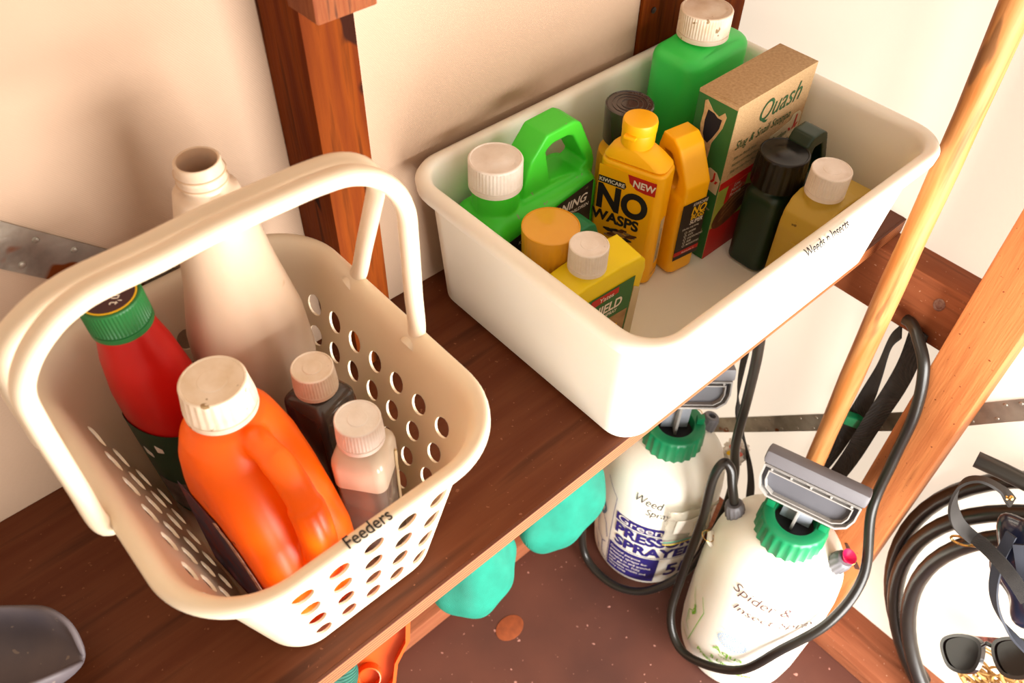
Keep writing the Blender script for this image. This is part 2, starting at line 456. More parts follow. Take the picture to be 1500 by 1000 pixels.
# ------------------------------------------------------------------ the shed: walls, floor, framing
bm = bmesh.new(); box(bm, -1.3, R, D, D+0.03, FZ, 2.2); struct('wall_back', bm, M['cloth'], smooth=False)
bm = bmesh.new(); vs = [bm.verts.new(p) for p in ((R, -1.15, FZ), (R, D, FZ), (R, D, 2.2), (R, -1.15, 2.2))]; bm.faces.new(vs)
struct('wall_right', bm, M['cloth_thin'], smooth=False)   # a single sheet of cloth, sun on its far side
bm = bmesh.new(); box(bm, -1.3, R+0.03, -2.6, D+0.03, FZ-0.04, FZ); struct('floor', bm, M['floor'], smooth=False)

# bottom plates and the shelf rail
bm = bmesh.new(); box(bm, 0.436, R-0.0005, -1.1, D-0.0005, FZ+0.0005, -0.768, 0.003); struct('baseboard_right', bm, M['plate'])
bm = bmesh.new(); box(bm, -1.25, 0.4355, 0.279, D-0.0005, FZ+0.0005, -0.768, 0.003)
m_pb = wood('brown_floor_plate_timber_back', '#80482F', '#683823', '#8C5338', 'X', 0.6, 8, 0.35)
struct('baseboard_back', bm, m_pb)

# stud at the back wall with a block fixed on its front
bm = bmesh.new(); box(bm, -0.1405, -0.0955, 0.239, D-0.0005, 0.0005, 1.24, 0.002); struct('trim_1', bm, M['stain'])
bm = bmesh.new(); box(bm, -0.1475, -0.0975, 0.203, 0.2385, 0.394, 0.80, 0.002)
for v in bm.verts:
    if v.co.z < 0.41: v.co.z += random.uniform(-0.002, 0.002)
m_blk = wood('sawn_end_timber', '#6E3416', '#4A2410', '#7E4422', 'Z', 0.7, 30, 0.5)
struct('trim_2', bm, m_blk)
bm = bmesh.new(); box(bm, 0.312, R-0.0005, 0.2985, D-0.0005, 0.0005, 1.24, 0.001); o = struct('trim_3', bm, M['stain'])
bm = bmesh.new(); lathe(bm, [(0.0035, 0), (0.0035, 0.0015), (0.002, 0.002)], 16)
nh = obj('nail_head', bm, mk('rusty_nail', '#2A1A14', 0.6), o); nh.location = (0.330, 0.2980, 0.215); nh.rotation_euler = (math.pi/2, 0, 0)
# right hand post standing on the plate
bm = bmesh.new(); box(bm, 0.436, R-0.0005, -0.190, -0.124, -0.7675, 1.24, 0.004)
o = struct('trim_4', bm, M['post'])
bm = bmesh.new(); ribbon(bm, [(0.4356, -0.1510, -0.516), (0.4356, -0.1680, -0.534), (0.4356, -0.1850, -0.552)], [(0, 0.7, -0.7)]*3, [0.005, 0.010, 0.009], 0.0016)
obj('dark_knot', bm, mk('knot_wood', '#3A1A0C', 0.7, var='#5A2A14', scale=80), o)
# rail on the right wall that carries the shelf
bm = bmesh.new(); box(bm, 0.470, R-0.0005, -0.1235, D-0.0315, -0.115, -0.0225, 0.003)
o = struct('trim_5', bm, M['stainY'])
bm = bmesh.new(); lathe(bm, [(0.0095, 0), (0.0095, 0.0004), (0.0075, 0.0012), (0.006, 0.0008), (0.004, 0.002)], 20)
kn = obj('knot', bm, mk('knot_wood_grey', '#6A4034', 0.7, var='#8A6A5C', scale=160), o); kn.location = (0.4697, -0.092, -0.052); kn.rotation_euler = (0, -math.pi/2, 0); kn.scale = (1, 0.75, 1)

# shelf: one ply board
sh = bpy.data.objects.new('ply_shelf', None); sh.location = (0, 0.15, -0.02); tag(sh, 'dark brown stained plywood shelf board along the back wall', 'shelf'); link(sh)
bm = bmesh.new(); box(bm, -1.2, R-0.001, -0.147, D-0.1505, 0.0012, 0.0200)
for f in bm.faces: f.material_index = 0
obj('board_face', bm, M['shelf'], sh, smooth=False)
bm = bmesh.new(); box(bm, -1.2, R-0.001, -0.150, -0.1470, -0.0015, 0.0194)
obj('ply_edge', bm, M['ply'], sh, smooth=False)['label'] = 'raw front edge with orange veneer lines'

# pale dust spots on the floor and the stain near the sacks
bm = bmesh.new(); lathe(bm, [(0.028, 0), (0.028, 0.0006), (0.026, 0.0009)], 28, sy=0.75)
o = obj('floor_spot', bm, mk('rust_brown_spot', '#8A4420', 0.6, var='#743618', scale=70)); o.location = (0.040, 0.190, FZ+0.0002)
tag(o, 'round orange-brown spot on the dark floor beside the turquoise sack', 'stain')

# galvanised bracing straps nailed on the walls
def strap(name, pts, wdir, nrm, width, label, holes=True):
    r = empty(name, label, 'metal strap', pts[0])
    loc = [Vector(p)-Vector(pts[0]) for p in pts]
    P = catmull(loc, 10) if len(pts) > 2 else loc
    bm = bmesh.new(); ribbon(bm, P, [wdir]*len(P), width, 0.0012)
    obj('band', bm, M['steel'], r)
    L = (loc[-1]-loc[0]).length; k = 0
    d = (loc[-1]-loc[0]).normalized(); w = Vector(wdir)
    w = (w-d*w.dot(d)).normalized()
    bm0 = bmesh.new(); lathe(bm0, [(0.0030, 0.0), (0.0022, 0.0009), (0.0010, 0.0012)], 10)
    q = Vector(nrm).to_track_quat('Z', 'Y').to_euler(); first = None
    if holes:
        s = 0.012
        while s < L and k < 60:
            c = loc[0]+d*s+w*(0.32*width if k % 2 else -0.32*width)+Vector(nrm)*0.0006
            if len(pts) > 2:
                c = min(P, key=lambda a: abs((a-loc[0]).dot(d)-s)).copy()+w*(0.30*width if k % 2 else -0.30*width)+Vector(nrm)*0.0005
            if first is None: first = obj('dimple', bm0, M['steel'], r); o = first
            else: o = first.copy(); link(o, r)
            o.location = c; o.rotation_euler = q
            s += 0.017; k += 1
    return r
strap('bracing_strap', [(-0.52, 0.3025, 0.418), (-0.30, 0.3025, 0.188), (-0.20, 0.3025, 0.083)], (0.7, 0, 0.7), (0, -1, 0), 0.036, 'rusty galvanised bracing strap slanting down the back wall behind the basket')
strap('bracing_strap', [(0.5145, 0.22, -0.655), (0.5145, 0.105, -0.536), (0.5145, -0.011, -0.412), (0.5145, -0.123, -0.295), (0.5145, -0.231, -0.162), (0.5145, -0.40, 0.03)], (0, 0.7, 0.7), (-1, 0, 0), 0.031, 'long grey perforated bracing strap across the right wall behind broom and post')

# ------------------------------------------------------------------ the white tub and its caddy neighbour
def build_tub():
    t = empty('storage_tub', 'deep white rectangular plastic tub full of garden sprays on the shelf', 'tub', (0.2, 0.13, 0.0005))
    ox, oy = 0.2, 0.13
    def rg(x0, x1, y0, y1, r, z): return rrect(x0-ox, x1-ox, y0-oy, y1-oy, r, z, 10)
    b = (-0.010, 0.410, -0.0094, 0.2765)
    rim = (-0.0225, 0.4225, -0.0245, 0.2835)
    def lerp(s, d): return tuple(b[i]+(rim[i]-b[i])*s+(d if i % 2 else -d) for i in range(4))
    Rg = [rg(*lerp(0, -0.014), 0.022, 0.0), rg(*lerp(0, -0.004), 0.026, 0.003), rg(*lerp(0.06, 0), 0.030, 0.011)]
    for s in (0.3, 0.6, 0.9): Rg.append(rg(*lerp(s, 0), 0.030+0.004*s, 0.17*s))
    Rg += [rg(*lerp(0.92, 0.006), 0.040, 0.1535), rg(*lerp(0.92, 0.0115), 0.044, 0.1535), rg(*lerp(0.94, 0.0135), 0.046, 0.157), rg(*lerp(1, 0.0135), 0.046, 0.1655), rg(*lerp(1, 0.0115), 0.045, 0.1692), rg(*lerp(1, 0.0075), 0.041, 0.1708), rg(*lerp(1, 0.003), 0.037, 0.1706), rg(*lerp(1, -0.0008), 0.034, 0.1685), rg(*lerp(0.97, -0.0025), 0.032, 0.163)]
    for s in (0.7, 0.4, 0.1): Rg.append(rg(*lerp(s, -0.0028), 0.028, 0.17*s))
    Rg += [rg(*lerp(0.03, -0.0035), 0.027, 0.0048), rg(*lerp(0, -0.007), 0.024, 0.0036)]
    bm = bmesh.new(); loft(bm, Rg); obj('shell', bm, M['tub'], t, angle=50)
    # printed words on the front rim and the clear tape they sit on
    def lip(x, y):
        a = 0.10+y/0.0068
        return Vector((0.168-ox+x, -0.0320-oy-0.0072*math.cos(a), 0.1650+0.0072*math.sin(a)))
    text_mesh('lettering', 'Weeds n Insects', 0.0125, M['ink'], t, lip, 0.018, sx=0.80, cuty=0.0012)
    return t
build_tub()

def build_basket():
    ox, oy = -0.281, 0.134
    t = empty('handled_basket', 'cream plastic caddy basket with round holes and two swing handles', 'basket', (ox, oy, 0.0005))
    cx, cy = -0.281, 0.134
    # profile rows: z, x0,x1,y0,y1,r
    def sec(z):
        s = (z-0.012)/(0.165-0.012)
        return (-0.3580-0.034*s, -0.2040+0.034*s, 0.0235-0.027*s, 0.2445+0.027*s, 0.034+0.016*s)
    rows = []
    hz = [0.034, 0.066, 0.098, 0.130]; hh = 0.0104; hw = 0.0081
    zs = [(0.012, hz[0]-0.012, 2)]
    for i, z in enumerate(hz):
        zs.append((z-0.012, z+0.012, 'H'))
        nz = hz[i+1]-0.012 if i < 3 else 0.165
        zs.append((z+0.012, nz, 2))
    def side_cells(lo, hi, cents, half):
        out = []; x = lo
        for c in cents:
            a, b2 = c-half, c+half
            out.append((x, a, 'G')); out.append((a, b2, 'H')); x = b2
        out.append((x, hi, 'G')); return out
    near = [-0.3325+0.0270*k for k in range(5)]
    right = [0.0545+0.0283*k for k in range(7)]
    nx = [(c-cx)/0.0955 for c in near]; ny = [(c-cy)/0.124 for c in right]
    hx, hy = 0.0098/0.0955, 0.0098/0.124
    loop = []   # (u0,u1,type) with side index
    for sd, cs, hf in ((0, nx, hx), (1, ny, hy), (2, nx, hx), (3, ny, hy)):
        for c in side_cells(-1, 1, sorted(cs), hf): loop.append((sd,)+c)
    def P(sd, u, z, d=0.0):
        x0, x1, y0, y1, r = sec(z)
        a, b2 = (x1-x0)/2+d, (y1-y0)/2+d; r = r+d
        s = {0: (u, -1), 1: (1, u), 2: (-u, 1), 3: (-1, -u)}[sd]
        q = Vector((s[0]*a, s[1]*b2)); c = Vector((max(-(a-r), min(a-r, q.x)), max(-(b2-r), min(b2-r, q.y)))); dd = q-c
        if dd.length > 1e-9: q = c+dd.normalized()*r
        return Vector(((x0+x1)/2+q.x-ox, (y0+y1)/2+q.y-oy, z))
    bm = bmesh.new()
    def quad(ps):
        vs = [bm.verts.new(p) for p in ps]; bm.faces.new(vs)
    N = 4
    for sd, u0, u1, ty in loop:
        nseg = N if ty == 'H' or (u1-u0) < 0.3 else 8
        for z0, z1, rt in zs:
            if ty == 'H' and rt == 'H':
                B = [(u0+(u1-u0)*k/N, z0) for k in range(N)]+[(u1, z0+(z1-z0)*k/N) for k in range(N)]+[(u1-(u1-u0)*k/N, z1) for k in range(N)]+[(u0, z1-(z1-z0)*k/N) for k in range(N)]
                uc, zc = (u0+u1)/2, (z0+z1)/2; du = (u1-u0)/2*(hw/0.0098)
                E = []
                for (u, z) in B:
                    a = math.atan2((z-zc)/0.012, (u-uc)/((u1-u0)/2)); E.append((uc+du*math.cos(a), zc+hh*math.sin(a)))
                for k in range(16):
                    j = (k+1) % 16
                    quad([P(sd, *B[k]), P(sd, *B[j]), P(sd, *E[j]), P(sd, *E[k])])
            else:
                nz = N if rt == 'H' else 2
                for i in range(nseg):
                    for j in range(nz):
                        ua, ub = u0+(u1-u0)*i/nseg, u0+(u1-u0)*(i+1)/nseg; za, zb = z0+(z1-z0)*j/nz, z0+(z1-z0)*(j+1)/nz
                        quad([P(sd, ua, za), P(sd, ub, za), P(sd, ub, zb), P(sd, ua, zb)])
    # foot and rim follow the same outline
    us = []
    for sd, u0, u1, ty in loop:
        nseg = N if ty == 'H' or (u1-u0) < 0.3 else 8
        us += [(sd, u0+(u1-u0)*k/nseg) for k in range(nseg)]
    def band(profile):
        rings = []
        for z, zsec, d in profile:
            rings.append([Vector((p.x, p.y, z)) for p in (P(sd, u, zsec, d) for sd, u in us)])
        n = len(us)
        for a, b2 in zip(rings, rings[1:]):
            for i in range(n): quad([a[i], a[(i+1) % n], b2[(i+1) % n], b2[i]])
        return rings
    rr = band([(0.0014, 0.012, -0.016), (0.0016, 0.012, -0.009), (0.0045, 0.012, -0.003), (0.012, 0.012, 0)])
    bm.faces.new([bm.verts.new(p) for p in rr[0]])
    band([(0.165, 0.165, 0), (0.175, 0.165, 0.0018), (0.1815, 0.165, 0.0046), (0.185, 0.165, 0.0082), (0.1862, 0.165, 0.0118), (0.1858, 0.165, 0.0146), (0.1843, 0.165, 0.0168), (0.1820, 0.165, 0.0178), (0.1790, 0.165, 0.0180)])
    bmesh.ops.remove_doubles(bm, verts=bm.verts, dist=0.00002)
    o = obj('shell', bm, M['basket'], t, angle=60)
    so = o.modifiers.new('s', 'SOLIDIFY'); so.thickness = 0.0022; so.offset = -1.0
    bake(o)
    for p in o.data.polygons: p.use_smooth = True
    o.data.set_sharp_from_angle(angle=math.radians(50))
    mp = plane((-0.3055-ox, -0.0200-oy, 0.1857), (1, 0, 0), (0, 1, 0.03), 0.0010)
    text_mesh('lettering', 'Feeders', 0.0138, M['ink'], t, mp, 0.012, sx=0.80)
    # two bail handles
    def bail(yt, zt, yb, zb, xl, xr):
        cr = 0.062
        def yy(z): return yb+(yt-yb)*(z-zb)/(zt-zb)
        pts = [(xl+0.012, zb-0.004), (xl, zb+0.004), (xl, zb+0.05), (xl+0.001, zt-cr-0.005)]
        for a in (200, 220, 240, 255, 268):
            pts.append((xl+cr+0.001+cr*math.cos(math.radians(380-a)) if False else xl+cr+cr*math.cos(math.radians(180-(a-180))), zt-cr+cr*math.sin(math.radians(180-(a-180)))))
        n = [(xl+cr+0.03, zt), ((xl+xr)/2, zt+0.002), (xr-cr-0.02, zt+0.001)]
        pts += n
        for a in (90, 70, 50, 30, 10): pts.append((xr-cr+cr*math.cos(math.radians(a)), zt-cr+cr*math.sin(math.radians(a))))
        pts += [(xr, zt-cr-0.015), (xr, zb+0.05), (xr, zb+0.004), (xr-0.010, zb-0.004)]
        P3 = catmull([(x-ox, yy(z)-oy, z) for x, z in pts], 6)
        b = bmesh.new(); tube(b, P3, 0.0064, 14, up=(0, 1, 0), sx=1.25)
        return obj('handle', b, M['basket'], t)
    bail(0.1000, 0.3590, 0.1030, 0.178, -0.4135, -0.1580)
    bail(0.1185, 0.3540, 0.1870, 0.180, -0.4150, -0.1555)
    return t
build_basket()
# ------------------------------------------------------------------ bottles in the tub
TZ = 0.0044   # top of the tub floor
def cap_part(t, r, h, z, mat, cx=0, cy=0, ribs=40, taper=0.0, words=None, wsize=0.005, depth=0.0006, name='cap', a0=215, **k):
    o = obj(name, cap_bm(r, h, z, ribs, depth, cx, cy, taper, **k), mat, t)
    if words: emboss('raised_lettering', words, r*0.84, z+h+0.0001, wsize, mat, o, cx, cy, a0)
    return o

def jug(name, label, loc, rz, mat, prof, W, hole=None, grip=None, gw=0.03, r=0.012, s=0.014, neck=None, voxel=0.0016, group=None, smooth=6, gx=0.0):
    """hollow-handled jug: body box with rounded shoulder, a grip loop along local x, neck; fused into one skin"""
    t = empty(name, label, 'bottle' if group is None else group, loc, rz)
    bm = bmesh.new()
    x0, x1, h = prof
    loft(bm, body_rings(x0, x1, -W/2, W/2, h, r, s))
    if grip and hole: ring_prism(bm, grip, hole, gx-gw/2, gx+gw/2)
    elif grip: prism(bm, grip, gx-gw/2, gx+gw/2)
    if neck: lathe(bm, [(neck[2]*1.12, neck[3]), (neck[2], neck[3]+0.006), (neck[2], neck[4])], 32, neck[0], neck[1])
    o = obj('body', bm, mat, t)
    blend(o, voxel, smooth)
    return t

# green handled jug, back left
t = jug('handled_jug', 'bright green jug with a see-through handle and wide white cap, back left of the tub', (0.080, 0.2360, TZ), 0, M['green'],
        (-0.072, 0.082, 0.124), 0.070, hole=[(0.020, 0.132), (0.062, 0.124), (0.074, 0.130), (0.050, 0.172), (0.042, 0.176), (0.022, 0.176), (0.012, 0.171)],
        grip=[(-0.020, 0.105), (0.084, 0.100), (0.0855, 0.128), (0.082, 0.140), (0.060, 0.184), (0.050, 0.190), (0.012, 0.189), (-0.008, 0.166), (-0.016, 0.140)],
        gw=0.034, neck=(-0.040, 0.0, 0.024, 0.115, 0.148), r=0.016, s=0.018)
cap_part(t, 0.0272, 0.031, 0.1475, M['whitecap'], -0.040, 0, 48, words='PUSH DOWN WHILE TURNING', wsize=0.0048)
mp = plane((-0.053, -0.0354, 0.006), (1, 0, 0), (0, 0, 1), 0.0012)
lb = patch('label', [(0.0, 0.0), (0.118, 0.0), (0.118, 0.117), (0.0, 0.095)], M['label_black'], t, mp)
l1 = text_mesh('lettering', 'WARNING', 0.015, M['label_white'], lb, lambda x, y: mp(x+0.036, y+0.094, 0.0004), 0.02, 0.25)
l2 = text_mesh('lettering', 'KEEP OUT OF REACH OF CHILDREN', 0.0062, M['label_white'], lb, lambda x, y: mp(x+0.012, y+0.086, 0.0004), 0.01, 0.2)
l3 = text_mesh('lettering', 'W', 0.020, M['label_white'], lb, lambda x, y: mp(x+0.014, y+0.05, 0.0004), 0.02, 0.2)
join([l1, l2])
pt = patch('label_panel', [(0.002, 0.02), (0.05, 0.02), (0.05, 0.078), (0.03, 0.078), (0.002, 0.055)], M['label_green'], lb, mp, 0.00035)

# smoky overcap bottle, back centre
t = empty('sprinkle_bottle', 'round yellow bottle under a smoky clear overcap, at the back of the tub', 'bottle', (0.221, 0.2255, TZ))
bm = bmesh.new(); lathe(bm, [(0.026, 0), (0.029, 0.004), (0.0295, 0.10), (0.028, 0.112), (0.020, 0.120), (0.018, 0.126)], 40); obj('body', bm, M['yellow'], t)
bm = bmesh.new(); lathe(bm, [(0.0245, 0.1265), (0.0255, 0.128), (0.0265, 0.166), (0.0262, 0.1695), (0.0248, 0.1705), (0.0242, 0.1695), (0.0235, 0.1695)], 48)
c = obj('overcap', bm, M['blackcup'], t); c['label'] = 'smoky clear overcap with a raised rim'
bm = bmesh.new()
for k in range(3):
    lathe(bm, [(0.0195-0.005*k, 0.1694), (0.0195-0.005*k, 0.1702), (0.0187-0.005*k, 0.1702), (0.0187-0.005*k, 0.1694)], 40, cap0=False, cap1=False)
obj('moulded_ring', bm, mk('smoky_ring', '#5A504A', 0.3), c)
emboss('raised_lettering', 'OPEN  CLOSE  OPEN  CLOSE ', 0.0222, 0.17, 0.004, mk('smoky_letters', '#6A605A', 0.35), c)

# yellow wasp powder bottle with flip cap
t = empty('squeeze_bottle', 'flat yellow squeeze bottle marked NO WASPS with a flip-top lid', 'bottle', (0.1745, 0.1735, TZ), 18)
bm = bmesh.new()
Rg = body_rings(-0.0175, 0.0175, -0.0420, 0.0310, 0.150, 0.010, 0.004)
Rg += [rrect(-0.0165, 0.0165, -0.0400, 0.0295, 0.0100, 0.1530), rrect(-0.0160, 0.0160, -0.0330, 0.0260, 0.0120, 0.1595), rrect(-0.0155, 0.0155, -0.024, 0.021, 0.0140, 0.1655), rrect(-0.0150, 0.0150, -0.0165, 0.0145, 0.0146, 0.1685), rrect(-0.0150, 0.0150, -0.016, 0.014, 0.0148, 0.172)]
loft(bm, Rg)
for v in bm.verts:
    if v.co.z < 0.002: pass
obj('body', bm, M['yellow'], t, angle=40)
bm = bmesh.new()
lathe(bm, [(0.0158, 0.1700), (0.0172, 0.1710), (0.0172, 0.184), (0.0168, 0.1852), (0.0176, 0.1858), (0.0178, 0.1945), (0.0170, 0.1972), (0.0150, 0.1978)], 40, cy=-0.001)
f = obj('flip_cap', bm, M['yellow'], t)
bm = bmesh.new(); box(bm, -0.0215, -0.0150, -0.006, 0.007, 0.1835, 0.1872, 0.0012); obj('thumb_tab', bm, M['yellow'], f)
mp = plane((-0.0176, 0.0330, 0.0215), (0, -1, 0), (0, 0, 1), 0.0006)
lb = patch('label', [(0.0035, 0.012), (0.066, 0.012), (0.066, 0.122), (0.0035, 0.122)], M['yellow'], t, mp)
n1 = text_mesh('lettering', 'NO', 0.0420, M['ink'], lb, lambda x, y: mp(x+0.0035, y+0.0690, 0.0005), 0.045, 0.0, sx=0.88)
n2 = text_mesh('lettering', 'WASPS', 0.0180, M['ink'], lb, lambda x, y: mp(x+0.0010, y+0.0525, 0.0005), 0.04, 0.0, sx=0.97)
join([n1, n2])
patch('brand_tab', [(0.004, 0.1005), (0.034, 0.1005), (0.036, 0.104), (0.034, 0.1085), (0.004, 0.1085)], M['ink'], lb, mp, 0.0003)
text_mesh('lettering', 'KIWICARE', 0.0066, M['label_white'], lb, lambda x, y: mp(x+0.005, y+0.1025, 0.0007), 0.02, sx=0.95)
patch('red_badge', [(0.036, 0.1205), (0.039, 0.111), (0.047, 0.105), (0.057, 0.1035), (0.068, 0.104), (0.068, 0.1205)], M['label_red'], lb, mp, 0.0003)
text_mesh('lettering', 'NEW', 0.0112, M['label_white'], lb, lambda x, y: mp(x+0.0425, y+0.1085, 0.0007), 0.03, 0.05, sx=0.95)
bmw = bmesh.new()
for k in range(9):
    a = random.uniform(-0.3, 0.5); cx, cz = 0.022+0.0035*k+random.uniform(-.002, .002), 0.040+random.uniform(-.006, .006); L = random.uniform(0.010, 0.018)
    vs = [bmw.verts.new(mp(cx+L*math.cos(a)*u-v*math.sin(a), cz+L*math.sin(a)*u+v*math.cos(a), 0.0004+0.00003*k)) for u, v in ((-.5, -.001), (0, -.0025), (.5, -.0005), (.5, .001), (0, .003), (-.5, .001))]
    bmw.faces.new(vs).material_index = k % 3
obj('wasp_picture', bmw, [M['ink'], M['label_tan'], M['label_brown']], lb, smooth=False)
mp = plane((-0.008, -0.0421, 0.0), (1, 0, 0), (0, 0, 1), 0.0005)
sl = patch('side_sticker', rect(0.003, 0.013, 0.028, 0.088), M['label_cream'], t, mp)
text_mesh('lettering', 'USE SAFELY READ DIRECTIONS', 0.0032, M['ink'], sl, lambda x, y: mp(0.008-y, 0.031+x, 0.0003), 0.01)
text_mesh('lettering', 'KEEP LOCKED UP', 0.0028, M['ink'], sl, lambda x, y: mp(x-0.002, y+0.014, 0.0003), 0.01, sx=0.8)

# yellow bug spray jug with black label
t = jug('handled_jug', 'yellow jug with black NO BUGS SUPER label, beside the carton', (0.2265, 0.150, TZ), -98, M['yellow'],
        (-0.022, 0.030, 0.113), 0.0375, hole=[(-0.012, 0.110), (0.012, 0.108), (0.014, 0.128), (-0.002, 0.150), (-0.014, 0.150)],
        grip=[(-0.022, 0.095), (0.0305, 0.095), (0.0300, 0.122), (0.010, 0.160), (0.000, 0.168), (-0.018, 0.168), (-0.022, 0.150)], gw=0.034, r=0.008, s=0.010)
mp = plane((0.0302, -0.0188, 0.0), (0, 1, 0), (0, 0, 1), 0.0010)
lb = patch('label', rect(0.001, 0.0368, 0.024, 0.102), M['label_blackclean'], t, mp)
patch('red_band', rect(0.001, 0.0368, 0.030, 0.0355), M['label_red'], lb, mp, 0.0003)
a = text_mesh('lettering', 'KIWICARE', 0.0056, M['label_white'], lb, lambda x, y: mp(x+0.0150, y+0.0965, 0.0004), 0.01, 0.2, sx=0.8)
b = text_mesh('lettering', 'SUPER', 0.0078, M['label_white'], lb, lambda x, y: mp(x+0.0150, y+0.0715, 0.0004), 0.02, 0.2, sx=0.86)
c = []
for k, w in enumerate(('SPIDERS', 'ANTS', 'COCKROACHES', 'FLIES', 'MOSQUITOES')):
    c.append(text_mesh('lettering', w, 0.0038, M['label_white'], lb, lambda x, y, k=k: mp(x+0.0165, y+0.0595-0.0047*k, 0.0004), 0.01, 0.15, sx=0.8))
    c.append(text_mesh('lettering', 'O', 0.0052, M['label_white'], lb, lambda x, y, k=k: mp(x+0.0105, y+0.0592-0.0047*k, 0.0004), 0.0))
c.append(text_mesh('lettering', 'Kills fast, long lasting', 0.0036, M['label_white'], lb, lambda x, y: mp(x+0.006, y+0.0660, 0.0004), 0.005, 0.25, sx=0.8))
c.append(text_mesh('lettering', 'Ready to use 1 L', 0.0034, M['label_white'], lb, lambda x, y: mp(x+0.012, y+0.0313, 0.0005), 0.005, 0.25, sx=0.8))
join([a, b]+c)
y1 = text_mesh('lettering', 'NO', 0.0148, M['inkyellow'], lb, lambda x, y: mp(x+0.0145, y+0.0850, 0.0004), 0.03, 0.2, sx=0.88)
y2 = text_mesh('lettering', 'BUGS', 0.0090, M['inkyellow'], lb, lambda x, y: mp(x+0.0150, y+0.0782, 0.0004), 0.03, 0.2, sx=0.86)
join([y1, y2])

# tall translucent green bottle, back corner
t = empty('tall_bottle', 'tall translucent green bottle with a ribbed white cap, back right corner of the tub', 'bottle', (0.345, 0.2355, TZ), 2)
bm = bmesh.new()
Rg = body_rings(-0.056, 0.056, -0.035, 0.034, 0.196, 0.022, 0.012, foot=0.006, n=8)
Rg[-1] = rrect(-0.044, 0.044, -0.027, 0.026, 0.018, 0.1965, 8)
Rg += [rrect(-0.034, 0.034, -0.026, 0.025, 0.024, 0.199, 8), rrect(-0.0262, 0.0262, -0.0262, 0.0252, 0.0255, 0.201, 8), rrect(-0.0255, 0.0255, -0.0255, 0.0245, 0.0245, 0.207, 8)]
loft(bm, Rg); obj('body', bm, M['bgreen'], t, angle=60)
cap_part(t, 0.0288, 0.030, 0.2035, M['dirtcap'], -0.002, 0, 56, words='PUSH DOWN AND TURN TO OPEN', wsize=0.005, depth=0.0007)

# carton
t = empty('carton', 'beige and green slug bait carton with a torn flap, standing behind the dark bottle', 'carton', (0.2568, 0.1165, TZ), 0.6)
w, d, h = 0.1385, 0.050, 0.2025
bm = bmesh.new(); box(bm, 0, w, 0, d, 0, h, 0.0008); obj('box_board', bm, M['carton'], t, angle=20)
mpf = plane((0, 0, 0), (1, 0, 0), (0, 0, 1), 0.0003)
mps = plane((0, d, 0), (0, -1, 0), (0, 0, 1), 0.0003)
lo = patch('red_panel', rect(0.0004, w-0.0004, 0.0006, 0.045), M['label_red'], t, mpf)
patch('photo_panel', rect(0.0004, w-0.0004, 0.045, 0.098), M['label_lime'], t, mpf)
patch('red_stripe', rect(0.0004, w-0.0004, 0.098, 0.108), M['label_red'], t, mpf)
bl = patch('red_flag', [(0.018, 0.098), (0.016, 0.074), (0.030, 0.070), (0.042, 0.078), (0.050, 0.083), (0.052, 0.098)], M['label_red'], t, mpf, 0.0006)
for k, wd in enumerate(('Low', 'Hazard', 'Formula')):
    o = text_mesh('lettering', wd, 0.0068, M['label_white'], bl, lambda x, y, k=k: mpf(x+0.033, y+0.0925-0.0062*k, 0.0009), 0.0, 0.2, 'CENTER', sx=0.9)
    k0 = o if k == 0 else join([k0, o])
# snail shell picture: printed disc with whorl lines
sn = patch('shell_picture', [(0.034+0.031*math.cos(a)*1.05, 0.062+0.019*math.sin(a)+0.010*math.cos(a)) for a in [2*math.pi*i/28 for i in range(28)]], M['label_brown'], t, mpf, 0.0008)
bmw = bmesh.new()
for k in range(6):
    q = [(0.012+0.003*k+0.040*s*(1-0.08*k), 0.050+0.004*k+0.028*math.sin(1.1*s+0.25*k)*0.8, ) for s in [i/10 for i in range(11)]]
    for (xa, za), (xb, zb) in zip(q, q[1:]):
        bmw.faces.new([bmw.verts.new(mpf(x_, z_, 0.0011)) for x_, z_ in ((xa, za), (xb, zb), (xb, zb+0.0009), (xa, za+0.0009))])
obj('whorl_line', bmw, M['label_tan'], sn, smooth=False)
q1 = text_mesh('lettering', 'Quash', 0.034, M['inkgreen'], t, lambda x, y: mpf(x+0.041, y+0.166, 0.0003), 0.0, 0.3, sx=0.86)
q2 = text_mesh('lettering', 'Slug & Snail Stoppa', 0.0150, M['inkgreen'], t, lambda x, y: mpf(x+0.010, y+0.147, 0.0003), 0.0, 0.3, sx=0.86)
q3 = [text_mesh('lettering', s, 0.0052, M['inkgreen'], t, lambda x, y, k=k: mpf(x+0.010, y+0.1335-0.0085*k, 0.0003), 0.0, 0.3, sx=0.92) for k, s in enumerate(('. Safer to Pets & Birds', '. Rainfast and Mould Resistant', '. Safer to Use Than Most Baits'))]
join([q1, q2]+q3)
tg = patch('brand_tag', [(0.077, 0.108), (0.128, 0.108), (0.1335, 0.112), (0.1335, 0.142), (0.128, 0.147), (0.116, 0.147), (0.113, 0.140), (0.078, 0.134), (0.074, 0.120)], M['label_cream'], t, mpf, 0.0006)
g1 = text_mesh('lettering', 'Garden', 0.0115, M['inkgreen'], tg, lambda x, y: mpf(x+0.079, y+0.1235, 0.0009), 0.0, 0.2, sx=0.88)
g2 = text_mesh('lettering', 'Galore', 0.0125, M['ink'], tg, lambda x, y: mpf(x+0.086, y+0.1115, 0.0009), 0.012, 0.3, sx=0.9)
join([g1, g2])
bmw = bmesh.new()
for pts in ([(0.119, 0.126), (0.122, 0.131), (0.123, 0.144), (0.126, 0.144), (0.1255, 0.130), (0.122, 0.126)], [(0.1145, 0.126), (0.112, 0.131), (0.1165, 0.130), (0.118, 0.126)], [(0.124, 0.126), (0.127, 0.132), (0.131, 0.132), (0.127, 0.126)]):
    bmw.faces.new([bmw.verts.new(mpf(x, y, 0.0009)) for x, y in pts])
